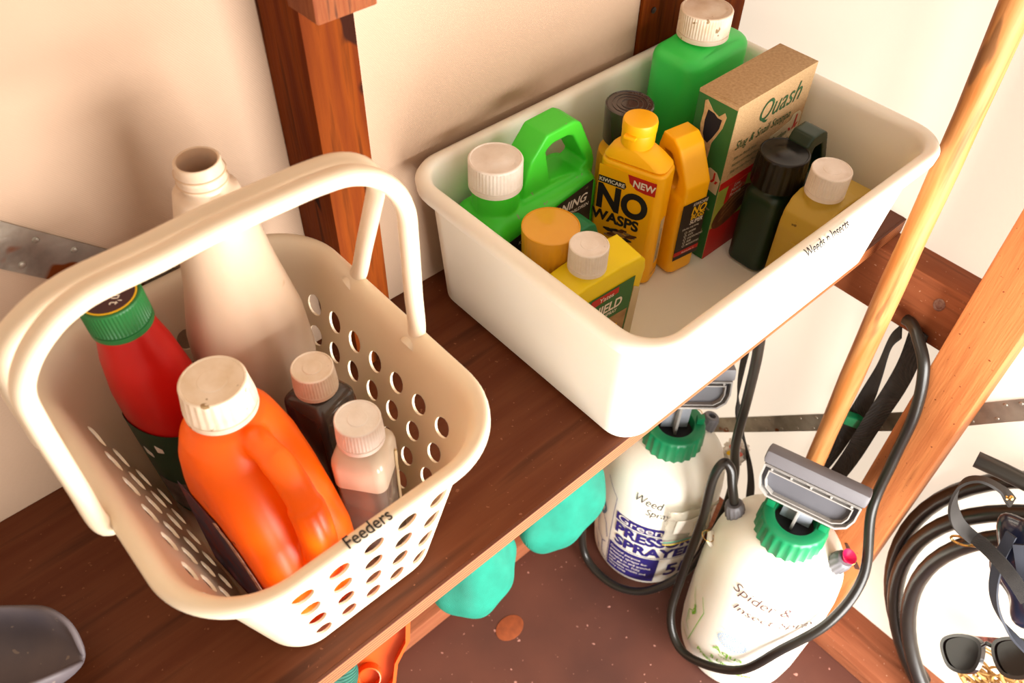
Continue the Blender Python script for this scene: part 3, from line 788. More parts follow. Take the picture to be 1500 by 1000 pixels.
obj('red_sprig', bmw, M['label_red'], tg, smooth=False)
# green side with a torn tab and a dark patch painted for the hole's shade
gp = patch('green_side', rect(0.0005, d-0.0005, 0.0006, h-0.004), M['label_green'], t, mps)
patch('torn_tab', [(0.015, 0.124), (0.023, 0.122), (0.027, 0.128), (0.028, 0.150), (0.037, 0.172), (0.039, 0.186), (0.036, 0.190), (0.030, 0.183), (0.022, 0.186), (0.013, 0.195), (0.010, 0.193), (0.011, 0.180), (0.010, 0.165), (0.013, 0.150)], M['carton_edge'], gp, mps, 0.0005)
patch('torn_hole_shade', [(0.0185, 0.150), (0.023, 0.148), (0.0275, 0.156), (0.0335, 0.170), (0.0345, 0.181), (0.029, 0.181), (0.024, 0.184), (0.016, 0.185), (0.0145, 0.172), (0.0155, 0.156)], M['hole_shade'], gp, mps, 0.0008)  # flat dark patch, its colour stands for shade inside the carton
tg2 = patch('brand_tag', [(0.028, 0.097), (0.048, 0.093), (0.049, 0.112), (0.043, 0.120), (0.034, 0.122), (0.028, 0.118)], M['label_cream'], gp, mps, 0.0006)
bmw = bmesh.new()
for pts in ([(0.037, 0.106), (0.040, 0.111), (0.040, 0.119), (0.042, 0.119), (0.0425, 0.110), (0.040, 0.106)], [(0.0425, 0.106), (0.044, 0.110), (0.047, 0.110), (0.045, 0.106)]):
    bmw.faces.new([bmw.verts.new(mps(x, y, 0.0009)) for x, y in pts])
obj('red_sprig', bmw, M['label_red'], tg2, smooth=False)
c = []
for k, s in enumerate(('Slug & Snail', 'Stoppa', 'Bait pellets for', 'the home garden', '', 'Scatter thinly', 'around plants', '', 'Store in a cool', 'dry place')):
    if s: c.append(text_mesh('lettering', s, 0.0048, M['label_cream'], gp, lambda x, y, k=k: mps(x+0.018, y+0.088-0.0062*k, 0.0004), 0.0, 0.2, sx=0.8))
join(c)
bm = bmesh.new(); box(bm, 0.004, 0.0046, 0.004, d-0.012, h-0.0022, h+0.0006); obj('tuck_flap', bm, M['carton_edge'], t, smooth=False)

# dark green jug with black cap
t = jug('handled_jug', 'dark green jug with a big black ribbed cap, in front of the carton', (0.330, 0.0805, TZ), 0, M['dkgreen'],
        (-0.048, 0.050, 0.106), 0.0465, hole=[(0.013, 0.108), (0.036, 0.106), (0.038, 0.118), (0.027, 0.142), (0.014, 0.142)],
        grip=[(-0.002, 0.090), (0.0495, 0.090), (0.049, 0.116), (0.034, 0.153), (0.026, 0.158), (0.006, 0.158), (-0.001, 0.148)], gw=0.026, r=0.010, s=0.012,
        neck=(-0.0225, 0, 0.0205, 0.10, 0.118))
cap_part(t, 0.0268, 0.037, 0.1105, M['blackcap'], -0.0225, 0, 22, taper=0.0015, depth=0.0012, seal=False)
mp = plane((-0.046, -0.0236, 0.0), (1, 0, 0), (0, 0, 1), 0.0010)
lb = patch('label', rect(0.014, 0.090, 0.008, 0.086), M['label_blackclean'], t, mp)
patch('tan_panel', [(0.026, 0.008), (0.090, 0.008), (0.090, 0.086), (0.034, 0.086), (0.030, 0.078), (0.027, 0.050)], M['label_tan'], lb, mp, 0.0003)
text_mesh('lettering', 'WEED', 0.012, M['label_white'], lb, lambda x, y: mp(0.0245-y, 0.012+x, 0.0004), 0.02)
patch('green_leaf', [(0.016, 0.040), (0.022, 0.036), (0.025, 0.046), (0.023, 0.056), (0.017, 0.052)], M['label_green'], lb, mp, 0.0003)

# olive bottle with white cap
t = empty('wedge_bottle', 'olive translucent bottle with a small white cap, inside the lettered rim of the tub', 'bottle', (0.330, 0.0245, TZ), 2)
bm = bmesh.new()
prof = [(-0.055, 0.003), (-0.052, 0.0), (0.058, 0.0), (0.061, 0.003), (0.064, 0.080), (0.062, 0.094), (0.050, 0.104), (0.010, 0.118), (-0.030, 0.124), (-0.044, 0.120), (-0.053, 0.108), (-0.056, 0.090)]
prism(bm, prof, -0.025, 0.025); lathe(bm, [(0.0185, 0.10), (0.0185, 0.134)], 32, -0.027, 0)
o = obj('body', bm, M['olive'], t); blend(o, 0.0016, 10)
bm = bmesh.new()
for k in range(6): box(bm, -0.0578, -0.0552, -0.015, 0.004-0.012*(k % 2), 0.040+0.009*k, 0.0415+0.009*k)
obj('level_mark', bm, M['olive'], t, smooth=False)
cap_part(t, 0.0205, 0.029, 0.1305, M['whitecap'], -0.027, 0, 44, words='PUSH AND TURN TO OPEN', wsize=0.0038)

# measuring-cup bottle, left
t = empty('dosing_bottle', 'green bottle under an amber measuring cup with a teal grip, left of the tub', 'bottle', (0.047, 0.1625, TZ), 0)
bm = bmesh.new(); loft(bm, body_rings(-0.034, 0.064, -0.0235, 0.0235, 0.082, 0.012, 0.014)); lathe(bm, [(0.022, 0.07), (0.022, 0.098)], 28)
ring_prism(bm, [(0.024, 0.070), (0.0645, 0.070), (0.064, 0.088), (0.052, 0.118), (0.044, 0.122), (0.026, 0.122)], [(0.038, 0.082), (0.054, 0.080), (0.055, 0.089), (0.047, 0.106), (0.038, 0.108)], -0.013, 0.013)
o = obj('body', bm, M['bottlegreen'], t); blend(o, 0.0015, 5); o.data.materials.clear(); o.data.materials.append(M['teal'])
bm = bmesh.new(); n = 120
lathe_r = []
def fl(r, z, dd): return [((r-(dd if i % 4 in (0, 1) else 0))*math.cos(2*math.pi*i/n), (r-(dd if i % 4 in (0, 1) else 0))*math.sin(2*math.pi*i/n), z) for i in range(n)]
loft(bm, [fl(0.0262, 0.0915, 0), fl(0.0272, 0.0925, 0.0004), fl(0.0282, 0.122, 0.0004), fl(0.0288, 0.1345, 0), fl(0.0286, 0.1366, 0), fl(0.0276, 0.1372, 0), fl(0.0272, 0.1362, 0), fl(0.010, 0.1358, 0), fl(0.003, 0.1366, 0)])
obj('measuring_cup', bm, M['cup'], t)['label'] = 'amber fluted measuring cup'

# lemon yellow rose spray bottle, front left
t = empty('wedge_bottle', 'lemon yellow bottle with green SHIELD rose spray label, front left of the tub', 'bottle', (0.0550, 0.1125, TZ), -8)
bm = bmesh.new()
prof = [(-0.047, 0.003), (-0.044, 0.0), (0.045, 0.0), (0.048, 0.003), (0.0495, 0.075), (0.053, 0.100), (0.052, 0.112), (0.045, 0.120), (0.020, 0.119), (-0.020, 0.112), (-0.038, 0.106), (-0.047, 0.094), (-0.050, 0.080)]
prism(bm, prof, -0.020, 0.020); lathe(bm, [(0.0165, 0.09), (0.0165, 0.122)], 32, -0.006, 0)
o = obj('body', bm, M['lemon'], t); blend(o, 0.0015, 10)
cap_part(t, 0.0190, 0.028, 0.1175, M['whitecap'], -0.006, 0, 44, words='PUSH AND TURN TO OPEN', wsize=0.0036)
mp = plane((-0.040, -0.0203, 0.0), (1, 0, 0), (0, 0, 1), 0.0007)
lb = patch('label', [(0.0, 0.010), (0.074, 0.010), (0.080, 0.098), (0.004, 0.088)], M['label_green'], t, mp)
patch('cream_edge', [(0.0745, 0.014), (0.0855, 0.012), (0.0885, 0.078), (0.080, 0.084)], M['label_cream'], lb, mp, 0.0002)
rt = patch('red_tag', [(0.022, 0.078), (0.028, 0.089), (0.060, 0.0935), (0.060, 0.086)], M['label_red'], lb, mp, 0.0004)
text_mesh('lettering', 'Yates', 0.0080, M['label_white'], lb, lambda x, y: mp(x+0.036, y+0.083+0.10*x, 0.0008), 0.01, 0.15)
s1 = text_mesh('lettering', 'SHIELD', 0.0170, M['label_white'], lb, lambda x, y: mp(x+0.0225, y+0.0625+0.10*x, 0.0005), 0.03, 0.15, sx=0.80)
s2 = text_mesh('lettering', 'SYSTEMIC ROSE SPRAY', 0.0062, M['label_white'], lb, lambda x, y: mp(x+0.010, y+0.0545+0.10*x, 0.0005), 0.02, 0.15, sx=0.80)
join([s1, s2])
pp = patch('picture_panel', [(0.006, 0.012), (0.072, 0.012), (0.075, 0.056), (0.008, 0.048)], M['label_tan'], lb, mp, 0.0003)
bmw = bmesh.new()
for k in range(14):
    cx, cz, rr = random.uniform(0.028, 0.060), random.uniform(0.018, 0.044), random.uniform(0.004, 0.009); a0 = random.random()*6
    bmw.faces.new([bmw.verts.new(mp(cx+rr*math.cos(a0+q*1.05), cz+rr*0.6*math.sin(a0+q*1.05), 0.0006+0.00003*k)) for q in range(6)]).material_index = (0, 1, 0, 2)[k % 4]
obj('rose_picture', bmw, [M['pink'], M['inkyellow'], M['label_green']], lb, smooth=False)

# ------------------------------------------------------------------ bottles in the basket
BZ = 0.0046
# orange jug
t = empty('handled_jug', 'orange jug with a soiled white cap and moulded pinch handle, in the basket', 'jug', (-0.3105, 0.0935, BZ), 5)
bm = bmesh.new()
Rg = [rrect(-0.036, 0.036, -0.050, 0.050, 0.018, 0, 8), rrect(-0.040, 0.040, -0.055, 0.055, 0.020, 0.004, 8), rrect(-0.0415, 0.0415, -0.057, 0.057, 0.021, 0.05, 8), rrect(-0.0415, 0.0415, -0.055, 0.057, 0.022, 0.085, 8), rrect(-0.0415, 0.0415, -0.044, 0.057, 0.024, 0.112, 8),
      rrect(-0.0410, 0.0410, -0.030, 0.0565, 0.026, 0.140, 8), rrect(-0.0390, 0.0390, -0.018, 0.0555, 0.028, 0.165, 8), rrect(-0.034, 0.034, -0.008, 0.053, 0.028, 0.184, 8), rrect(-0.027, 0.027, -0.002, 0.050, 0.0245, 0.194, 8), rrect(-0.0215, 0.0215, 0.0035, 0.0465, 0.021, 0.198, 8), rrect(-0.0205, 0.0205, 0.0045, 0.0455, 0.020, 0.206, 8)]
loft(bm, Rg)
tube(bm, catmull([(0.002, 0.002, 0.186), (0.003, -0.014, 0.187), (0.004, -0.034, 0.177), (0.004, -0.050, 0.152), (0.003, -0.0575, 0.118), (0.002, -0.0560, 0.080), (0.002, -0.048, 0.055)], 8), [0.0105]*12+[0.0115]*12+[0.0135]*13+[0.015]*12, 16, up=(1, 0, 0))
o = obj('body', bm, M['orange'], t); blend(o, 0.0016, 7)
bm = bmesh.new()
for k in range(14):
    a = 2*math.pi*k/14
cap_part(t, 0.0228, 0.028, 0.2010, M['dirtcap'], 0, 0.025, 26, taper=0.0025, depth=0.0007)
mp = plane((-0.0418, 0.052, 0.0), (0, -1, 0), (0, 0, 1), 0.0009)
lb = patch('label', [(0.004, 0.012), (0.098, 0.010), (0.098, 0.062), (0.086, 0.088), (0.072, 0.108), (0.050, 0.124), (0.004, 0.13)], mk('worn_label', '#3A3A50', 0.6, var='#7A2A22', scale=60), t, mp)
patch('torn_paper_edge', [(0.092, 0.012), (0.0985, 0.014), (0.0985, 0.064), (0.0865, 0.090), (0.0725, 0.110), (0.052, 0.126), (0.046, 0.120), (0.062, 0.108), (0.076, 0.090), (0.088, 0.064), (0.090, 0.040)], mk('torn_paper', '#D8B8A0', 0.8, var='#9A5A4A', scale=160), lb, mp, 0.0004)

# red sauce bottle
t = empty('squeeze_bottle', 'red sauce bottle with a ribbed green lid, left rear of the basket', 'bottle', (-0.3245, 0.2060, BZ), rot=(math.radians(-1.0), math.radians(-2.2), math.radians(12)))
bm = bmesh.new()
def el(z, a, b, ex=2.4): 
    out = []
    for i in range(40):
        th = 2*math.pi*i/40; c, s = math.cos(th), math.sin(th)
        out.append((a*abs(c)**(2/ex)*(1 if c >= 0 else -1), b*abs(s)**(2/ex)*(1 if s >= 0 else -1), z))
    return out
loft(bm, [el(0.002, 0.023, 0.025), el(0.006, 0.026, 0.029), el(0.03, 0.0275, 0.031), el(0.09, 0.0290, 0.032), el(0.125, 0.0300, 0.032), el(0.165, 0.0295, 0.030), el(0.200, 0.0255, 0.026, 2.2), el(0.219, 0.0217, 0.0217, 2), el(0.226, 0.0212, 0.0212, 2), el(0.236, 0.019, 0.019, 2)])
obj('body', bm, M['red'], t, angle=60)
ld = cap_part(t, 0.0222, 0.0275, 0.2285, M['redlid'], 0, 0, 54, depth=0.0007, name='lid', dish=0.0002)
bm = bmesh.new(); lathe(bm, [(0.0195, 0.2558), (0.0195, 0.2563), (0.0183, 0.2564)], 40); o = obj('lid_disc', bm, [M['inkyellow']], ld)
bm = bmesh.new(); lathe(bm, [(0.0183, 0.2560), (0.0183, 0.2567)], 40); obj('lid_disc', bm, mk('maroon_print', '#3E1218', 0.5), ld)
mp = plane((0, 0, 0.2568), (-0.807, -0.59, 0), (0.59, -0.807, 0), 0.0002)
a = text_mesh('lettering', "Don't", 0.0105, M['label_white'], ld, lambda x, y: mp(x-0.0115, y+0.0045), 0.01, sx=0.9)
b = text_mesh('lettering', 'lift the', 0.0095, M['label_white'], ld, lambda x, y: mp(x-0.0160, y-0.0050), 0.01, sx=0.9)
join([a, b])
text_mesh('lettering', 'lid', 0.0115, M['inkyellow'], ld, lambda x, y: mp(x-0.0055, y-0.0145), 0.02)
# label on its left flank, curved with the body
def flank(u, z, k=0.0):
    th = math.radians(172)+u/0.033
    a, b2 = 0.0302+k, 0.0323+k
    c, s = math.cos(th), math.sin(th); ex = 2/2.4
    return Vector((a*abs(c)**ex*(1 if c >= 0 else -1), b2*abs(s)**ex*(1 if s >= 0 else -1), z))
def curved(name, u0, u1, zf0, zf1, mat, parent, k, n=12, fl=flank):
    bm = bmesh.new(); A = []
    for i in range(n+1):
        u = u0+(u1-u0)*i/n; A.append((bm.verts.new(fl(u, zf0(i/n), k)), bm.verts.new(fl(u, zf1(i/n), k)), bm.verts.new(fl(u, zf0(i/n), k-0.0003)), bm.verts.new(fl(u, zf1(i/n), k-0.0003))))
    for p, q in zip(A, A[1:]):
        bm.faces.new((p[0], q[0], q[1], p[1])); bm.faces.new((p[2], p[3], q[3], q[2])); bm.faces.new((p[0], p[2], q[2], q[0])); bm.faces.new((p[1], q[1], q[3], p[3]))
    bm.faces.new((A[0][0], A[0][1], A[0][3], A[0][2])); bm.faces.new((A[-1][0], A[-1][2], A[-1][3], A[-1][1]))
    return obj(name, bm, mat, parent, smooth=True, angle=60)
lb = curved('label', -0.030, 0.044, lambda s: 0.018, lambda s: 0.128+0.010*math.sin(math.pi*s), mk('sauce_label', '#173A24', 0.45), t, 0.0008)
curved('label_panel', 0.002, 0.040, lambda s: 0.024, lambda s: 0.066, mk('sauce_print', '#4A3A34', 0.5, var='#6A5A50', scale=120), lb, 0.0012)
for k, (u, z) in enumerate(((0.004, 0.100), (0.018, 0.112))):
    curved('white_flower', u, u+0.006, lambda s, z=z: z, lambda s, z=z: z+0.009-0.004*s, M['label_white'], lb, 0.0012, 3)

# big white open bottle
t = empty('open_bottle', 'large translucent white bottle without a cap, at the back of the basket', 'bottle', (-0.2475, 0.2130, BZ), 0)
bm = bmesh.new()
Q = [(0.0, 0.036, 0.024), (0.005, 0.0400, 0.028), (0.06, 0.0450, 0.0310), (0.12, 0.0500, 0.0315), (0.17, 0.0465, 0.031), (0.22, 0.0365, 0.029), (0.2770, 0.0270, 0.0265), (0.2980, 0.0225, 0.0225), (0.3010, 0.0200, 0.0200), (0.3030, 0.0163, 0.0163)]
Rg = [el(z-0.0, a, b2, 2.7 if z < 0.2 else 2.1) for z, a, b2 in Q]
def nk(r, z): return el(z, r, r, 2)
Rg += [nk(0.0160, 0.3050), nk(0.0172, 0.3065), nk(0.0172, 0.3085), nk(0.0160, 0.3100), nk(0.0160, 0.3125), nk(0.0170, 0.3140), nk(0.0170, 0.3158), nk(0.0160, 0.3170), nk(0.0160, 0.3225), nk(0.0150, 0.3235), nk(0.0138, 0.3230), nk(0.0136, 0.3190), nk(0.0136, 0.3030), nk(0.018, 0.2990), nk(0.020, 0.2940)]
loft(bm, Rg, True, False)
# inner floor deep down so the mouth reads as open
lathe(bm, [(0.0205, 0.2920), (0.001, 0.2900)], 40, cap0=False, cap1=True)
obj('body', bm, M['whitebottle'], t, angle=50)
bm = bmesh.new()
for k in range(2): lathe(bm, [(0.0171, 0.3066+0.0073*k), (0.0178, 0.3072+0.0073*k), (0.0178, 0.3078+0.0073*k), (0.0171, 0.3084+0.0073*k)], 40, cap0=False, cap1=False)
obj('neck_thread', bm, mk('grubby_thread', '#C9A888', 0.5), t)
def bfl(u, z, k=0.0):
    th = math.radians(-90)+u/0.055; b2 = 0.0335+k+0.0006; a = 0.0565+k; c, s = math.cos(th), math.sin(th); ex = 2/2.7
    return Vector((a*abs(c)**ex*(1 if c >= 0 else -1), b2*abs(s)**ex*(1 if s >= 0 else -1), z))
text_mesh('handwriting', 'Nil', 0.022, M['inkred'], t, lambda x, y: bfl(0.048+x*0.5+y*0.2, 0.085+y, 0.0012), -0.012, 0.2, cutx=0.004)

# two small square bottles with white caps
def small_bottle(label, loc, rz, bodymat, w, h, ch, cr, two=False):
    t = empty('dropper_bottle', label, 'bottle', loc, rz)
    bm = bmesh.new()
    hb = 0.110 if two else 0.0
    def st(z0, z1): return None
    if not two:
        Rg = body_rings(-w, w, -w, w, h, 0.006, 0.012)
        Rg += [circ_like(0.0145, h+0.001), circ_like(0.0135, h+0.006)]
        loft(bm, Rg); obj('body', bm, bodymat, t, angle=50)
    else:
        loft(bm, [rrect(-w+0.003, w-0.003, -w+0.003, w-0.003, 0.006, 0), rrect(-w, w, -w, w, 0.007, 0.003), rrect(-w, w, -w, w, 0.007, hb)]); b = obj('body', bm, bodymat, t, angle=50)
        bm = bmesh.new(); Rg = [rrect(-w-0.001, w+0.001, -w-0.001, w+0.001, 0.008, hb+0.0003), rrect(-w-0.001, w+0.001, -w-0.001, w+0.001, 0.008, h-0.016)]
        for i in range(5):
            a = math.pi/2*(i+1)/5; ins = 0.012*(1-math.cos(a)); Rg.append(rrect(-w-0.001+ins, w+0.001-ins, -w-0.001+ins, w+0.001-ins, 0.008, h-0.016+0.016*math.sin(a)))
        Rg += [circ_like(0.0150, h+0.001), circ_like(0.0138, h+0.006)]
        loft(bm, Rg); obj('upper_body', bm, M['milky'], t, angle=50)['label'] = 'milky upper part filled with pale liquid'
        bm = bmesh.new(); tube(bm, [(0.004, -w-0.0022, 0.04), (0.007, -w-0.0022, hb+0.004), (0.008, -w-0.0024, hb+0.02)], 0.0012, 6); obj('straw_stalk', bm, M['straw'], t)
    cap_part(t, cr, ch, h+0.002, M['dirtcap'] if not two else M['whitecap'], 0, 0, 44, depth=0.0005, taper=0.0008, dish=0.0012)
    return t
def circ_like(r, z):
    """ring with the same vertex count as rrect(n=6)"""
    out = []
    for a0 in (0, 90, 180, 270):
        for i in range(7):
            a = math.radians(a0+90*i/6*0.97+1.3); out.append((r*math.cos(a), r*math.sin(a), z))
    return out
small_bottle('small bottle of dark grey liquid with ribbed white cap, against the holed basket side', (-0.2370, 0.1310, BZ), 16, M['greybottle'], 0.0210, 0.148, 0.0235, 0.0165)
small_bottle('small clear bottle half filled with milky liquid, nearest the basket front', (-0.2395, 0.0670, BZ), 38, M['clear'], 0.0200, 0.149, 0.0245, 0.0172, True)
# ------------------------------------------------------------------ pressure sprayers on the floor
PROF = [(0.086, 0.0), (0.094, 0.004), (0.0985, 0.015), (0.1025, 0.06), (0.1050, 0.14), (0.1055, 0.205), (0.1045, 0.240), (0.1010, 0.268), (0.0940, 0.288), (0.0820, 0.303), (0.0660, 0.3135), (0.0520, 0.3205), (0.0440, 0.326), (0.0430, 0.336)]
def prof(dz): return [(r, z+dz*max(0.0, z-0.10)/0.236) for r, z in PROF]
def prof_r(z, dz):
    Q = prof(dz)
    for (r0, z0), (r1, z1) in zip(Q, Q[1:]):
        if z0 <= z <= z1: return r0+(r1-r0)*(z-z0)/(z1-z0)
    return PROF[-1][0]
def on_body(A, dz, k0=0.0009):
    """map (arc length right, height) on the sprayer's skin; A = bearing of the print's middle"""
    def f(u, z, k=0.0):
        a = A+u/0.105; r = prof_r(z, dz)+k0+k
        return Vector((r*math.cos(a), r*math.sin(a), z))
    return f
def body_patch(name, u0, u1, z0, z1, mat, parent, f, k=0.0, nu=14, nz=6):
    bm = bmesh.new()
    G = [[[bm.verts.new(f(u0+(u1-u0)*i/nu, z0+(z1-z0)*j/nz, k-q)) for j in range(nz+1)] for i in range(nu+1)] for q in (0, 0.0004)]
    for i in range(nu):
        for j in range(nz):
            bm.faces.new((G[0][i][j], G[0][i+1][j], G[0][i+1][j+1], G[0][i][j+1])); bm.faces.new((G[1][i][j], G[1][i][j+1], G[1][i+1][j+1], G[1][i+1][j]))
    for i in range(nu):
        bm.faces.new((G[0][i][0], G[1][i][0], G[1][i+1][0], G[0][i+1][0])); bm.faces.new((G[0][i][nz], G[0][i+1][nz], G[1][i+1][nz], G[1][i][nz]))
    for j in range(nz):
        bm.faces.new((G[0][0][j], G[0][0][j+1], G[1][0][j+1], G[1][0][j])); bm.faces.new((G[0][nu][j], G[1][nu][j], G[1][nu][j+1], G[0][nu][j+1]))
    return obj(name, bm, mat, parent, angle=60)
def line_print(name, segs, wd, mat, parent, f, k=0.0006):
    bm = bmesh.new()
    for pts in segs:
        for (xa, za), (xb, zb) in zip(pts, pts[1:]):
            n = max(1, int(math.hypot(xb-xa, zb-za)/0.012)); L = math.hypot(xb-xa, zb-za) or 1
            px, pz = -(zb-za)/L*wd/2, (xb-xa)/L*wd/2
            for i in range(n):
                a0, a1 = i/n, (i+1)/n
                q = [(xa+(xb-xa)*a0+px, za+(zb-za)*a0+pz), (xa+(xb-xa)*a0-px, za+(zb-za)*a0-pz), (xa+(xb-xa)*a1-px, za+(zb-za)*a1-pz), (xa+(xb-xa)*a1+px, za+(zb-za)*a1+pz)]
                bm.faces.new([bm.verts.new(f(x, z, k)) for x, z in q])
    return obj(name, bm, mat, parent, smooth=False)
def on_shoulder(t, ang, r, z, h):
    a = math.radians(ang); return Vector((r*math.cos(a), r*math.sin(a), z))
def pump_handle(t, rz, zc, off=(0, 0)):
    hd = bpy.data.objects.new('pump_handle', None); hd.location = (off[0], off[1], zc); hd.rotation_euler = (math.radians(-18), 0, math.radians(rz)); link(hd, t)
    bm = bmesh.new(); box(bm, -0.072, 0.072, -0.013, 0.013, 0.012, 0.034, 0.006); obj('grip_bar', bm, M['grey'], hd)
    out = [(-0.068, 0.012), (-0.068, -0.012), (-0.063, -0.028), (-0.050, -0.038), (0.050, -0.038), (0.063, -0.028), (0.068, -0.012), (0.068, 0.012)]
    sc = lambda P, a, b, zc2: [(x*a, zc2+(z-zc2)*b) for x, z in P]
    bm = bmesh.new(); prism(bm, sc(out, 0.985, 0.97, -0.009), -0.004, 0.008); obj('back_plate', bm, M['greydark'], hd)
    bm = bmesh.new()
    ring_prism(bm, out, sc(out, 0.965, 0.90, -0.009), -0.0135, 0.008)
    ring_prism(bm, sc(out, 0.875, 0.72, -0.017), sc(out, 0.850, 0.66, -0.017), -0.012, 0.0)
    box(bm, -0.066, 0.066, -0.0135, 0.0, 0.0095, 0.0125)
    obj('edge_rim', bm, M['greyedge'], hd, smooth=False)
    rib = None
    for x in (-0.056, -0.028, 0.0, 0.028, 0.056):
        if rib is None:
            bm = bmesh.new(); box(bm, -0.0016, 0.0016, -0.011, 0.0, 0.0025, 0.0090, 0.0004); rib = obj('rib', bm, M['greyedge'], hd); o = rib
        else: o = rib.copy(); link(o, hd)
        o.location = (x, 0, 0)
    return hd
def sprayer(label, c, hz, dz, hh, knob_ang, hose_ang, valve):
    t = empty('pressure_sprayer', label, 'sprayer', (c[0], c[1], FZ+0.0005), 0)
    bm = bmesh.new(); lathe(bm, prof(dz), 64); obj('tank', bm, M['sprayer'], t, angle=50)
    bm = bmesh.new(); n = 96
    def sc(r, z, d): return [((r+d*math.cos(24*2*math.pi*i/n))*math.cos(2*math.pi*i/n), (r+d*math.cos(24*2*math.pi*i/n))*math.sin(2*math.pi*i/n), z) for i in range(n)]
    loft(bm, [sc(0.046, 0.3215, 0), sc(0.0500, 0.3225, 0.0016), sc(0.0490, 0.358, 0.0013), sc(0.0480, 0.364, 0.0), sc(0.0455, 0.3665, 0), sc(0.0310, 0.3655, 0), sc(0.0300, 0.364, 0), sc(0.0300, 0.345, 0)], True, True)
    for v in bm.verts: v.co.z += dz
    col = obj('collar', bm, M['collar'], t, angle=50)
    for s in (-1, 1):
        a = math.radians(hz)+ (math.pi if s < 0 else 0); b = bmesh.new(); box(b, 0.033, 0.045, -0.005, 0.005, 0.3655, 0.381, 0.001)
        lg = obj('lug', b, M['collar'], col); lg.rotation_euler = (0, 0, a); lg.location = (0, 0, dz)
    bm = bmesh.new(); lathe(bm, [(0.0295, 0.3455+dz), (0.0295, 0.3462+dz)], 32); obj('pump_well', bm, M['ink'], t)
    st = bpy.data.objects.new('pump_stem', None); st.rotation_euler = (0, 0, math.radians(hz)); link(st, t)
    b = bmesh.new(); box(b, -0.022, 0.022, 0.004, 0.007, 0.3465+dz, hh-0.024, 0.0006); obj('stem_plate', b, M['stem'], st)
    b = bmesh.new(); box(b, -0.0022, 0.0022, -0.012, 0.0039, 0.3465+dz, hh-0.024, 0.0006); obj('stem_rib', b, M['greyedge'], st)
    pump_handle(t, hz, hh)
    # valve knob and hose knob on the shoulder
    def knob(ang, r, z, parent, hole=True, rad=0.0145, h=0.030):
        a = math.radians(ang); kb = bmesh.new(); n = 72
        def kk(rr, zz, d): return [((rr+d*math.cos(12*2*math.pi*i/n))*math.cos(2*math.pi*i/n), (rr+d*math.cos(12*2*math.pi*i/n))*math.sin(2*math.pi*i/n), zz) for i in range(n)]
        R_ = [kk(rad*0.9, 0, 0), kk(rad*1.05, 0.002, 0.0008), kk(rad, h*0.8, 0.0006), kk(rad*0.9, h*0.95, 0), kk(rad*0.8, h, 0), kk(rad*0.45, h, 0), kk(rad*0.42, h*0.7, 0)]
        loft(kb, R_); o = obj('knob', kb, M['grey'], parent); o.location = (r*math.cos(a), r*math.sin(a), z); o.rotation_euler = Euler((0, math.radians(18), a), 'XYZ')
        return o
    k1 = knob(knob_ang, 0.076, 0.302+dz*0.85, t)
    if valve:
        b = bmesh.new(); lathe(b, [(0.005, 0.018), (0.006, 0.031), (0.0085, 0.036), (0.0112, 0.039), (0.0112, 0.0405), (0.0095, 0.0400), (0.0040, 0.0350), (0.0010, 0.0345)], 32); obj('valve', b, M['magenta'], k1)['label'] = 'magenta funnel-shaped relief valve'
    k2 = knob(hose_ang, 0.078, 0.301+dz*0.80, t)
    for ang, da in ((hose_ang+22, 0), (knob_ang+24, 0)):
        a = math.radians(ang); b = bmesh.new(); ring_prism(b, [(-0.013, -0.004), (0.013, -0.004), (0.013, 0.010), (0.009, 0.016), (-0.009, 0.016), (-0.013, 0.010)], [(-0.006, 0.004), (0.006, 0.004), (0.005, 0.010), (-0.005, 0.010)], -0.003, 0.003)
        o = obj('strap_lug', b, M['sprayer'], t); o.location = (0.094*math.cos(a), 0.094*math.sin(a), 0.268+dz*0.72); o.rotation_euler = (math.radians(-52), 0, a-math.pi/2)
        b = bmesh.new(); tube(b, [(0.010*math.cos(q), 0.010*math.sin(q), 0) for q in [2*math.pi*i/20 for i in range(20)]], 0.0009, 8, closed=True); r_ = obj('split_ring', b, M['brass'], o); r_.location = (0, 0, 0.017); r_.rotation_euler = (1.2, 0.3, 0)
    return t
C1, C2 = (0.358, 0.150), (0.335, -0.091)
s1 = sprayer('white pressure sprayer with indigo printed label, standing under the shelf edge', C1, -41.8, 0.018, 0.482, -12, 100, False)
f = on_body(math.radians(-150.9), 0.018)
H = lambda z: z-FZ
bl = body_patch('label_band', -0.058, 0.110, 0.196, 0.218, M['label_blue'], s1, f)
text_mesh('lettering', 'Greenscape', 0.0265, M['label_white'], bl, lambda x, y: f(-0.054+x, 0.200+y, 0.0005), 0.0, sx=1.22, cutx=0.006, cuty=0.006)
w1 = text_mesh('lettering', 'PRESSURE', 0.0400, M['label_blue'], s1, lambda x, y: f(-0.056+x, 0.161+y, 0.0004), 0.04, sx=0.92, cutx=0.006, cuty=0.006)
w2 = text_mesh('lettering', 'SPRAYER', 0.0400, M['label_blue'], s1, lambda x, y: f(-0.052+x, 0.124+y, 0.0004), 0.04, sx=0.95, cutx=0.006, cuty=0.006)
join([w1, w2])
line_print('rule_line', [[(-0.058, 0.192), (0.09, 0.192)], [(-0.058, 0.118), (0.09, 0.118)], [(-0.064, 0.250), (-0.064, 0.02)], [(-0.064, 0.250), (-0.098, 0.275)]], 0.0012, M['label_blue'], s1, f)
bl = body_patch('label_block', -0.062, 0.036, 0.022, 0.112, M['label_blue'], s1, f)
c = []
for k, s in enumerate(('General purpose', 'pressure sprayer for', 'spraying in and around', 'your garden. Fully', 'adjustable nozzle and', 'carry strap')):
    c.append(text_mesh('lettering', s, 0.0105, M['label_white'], bl, lambda x, y, k=k: f(-0.058+x, 0.098-0.0125*k+y, 0.0005), 0.008, sx=0.86, cutx=0.006, cuty=0.006))
join(c)
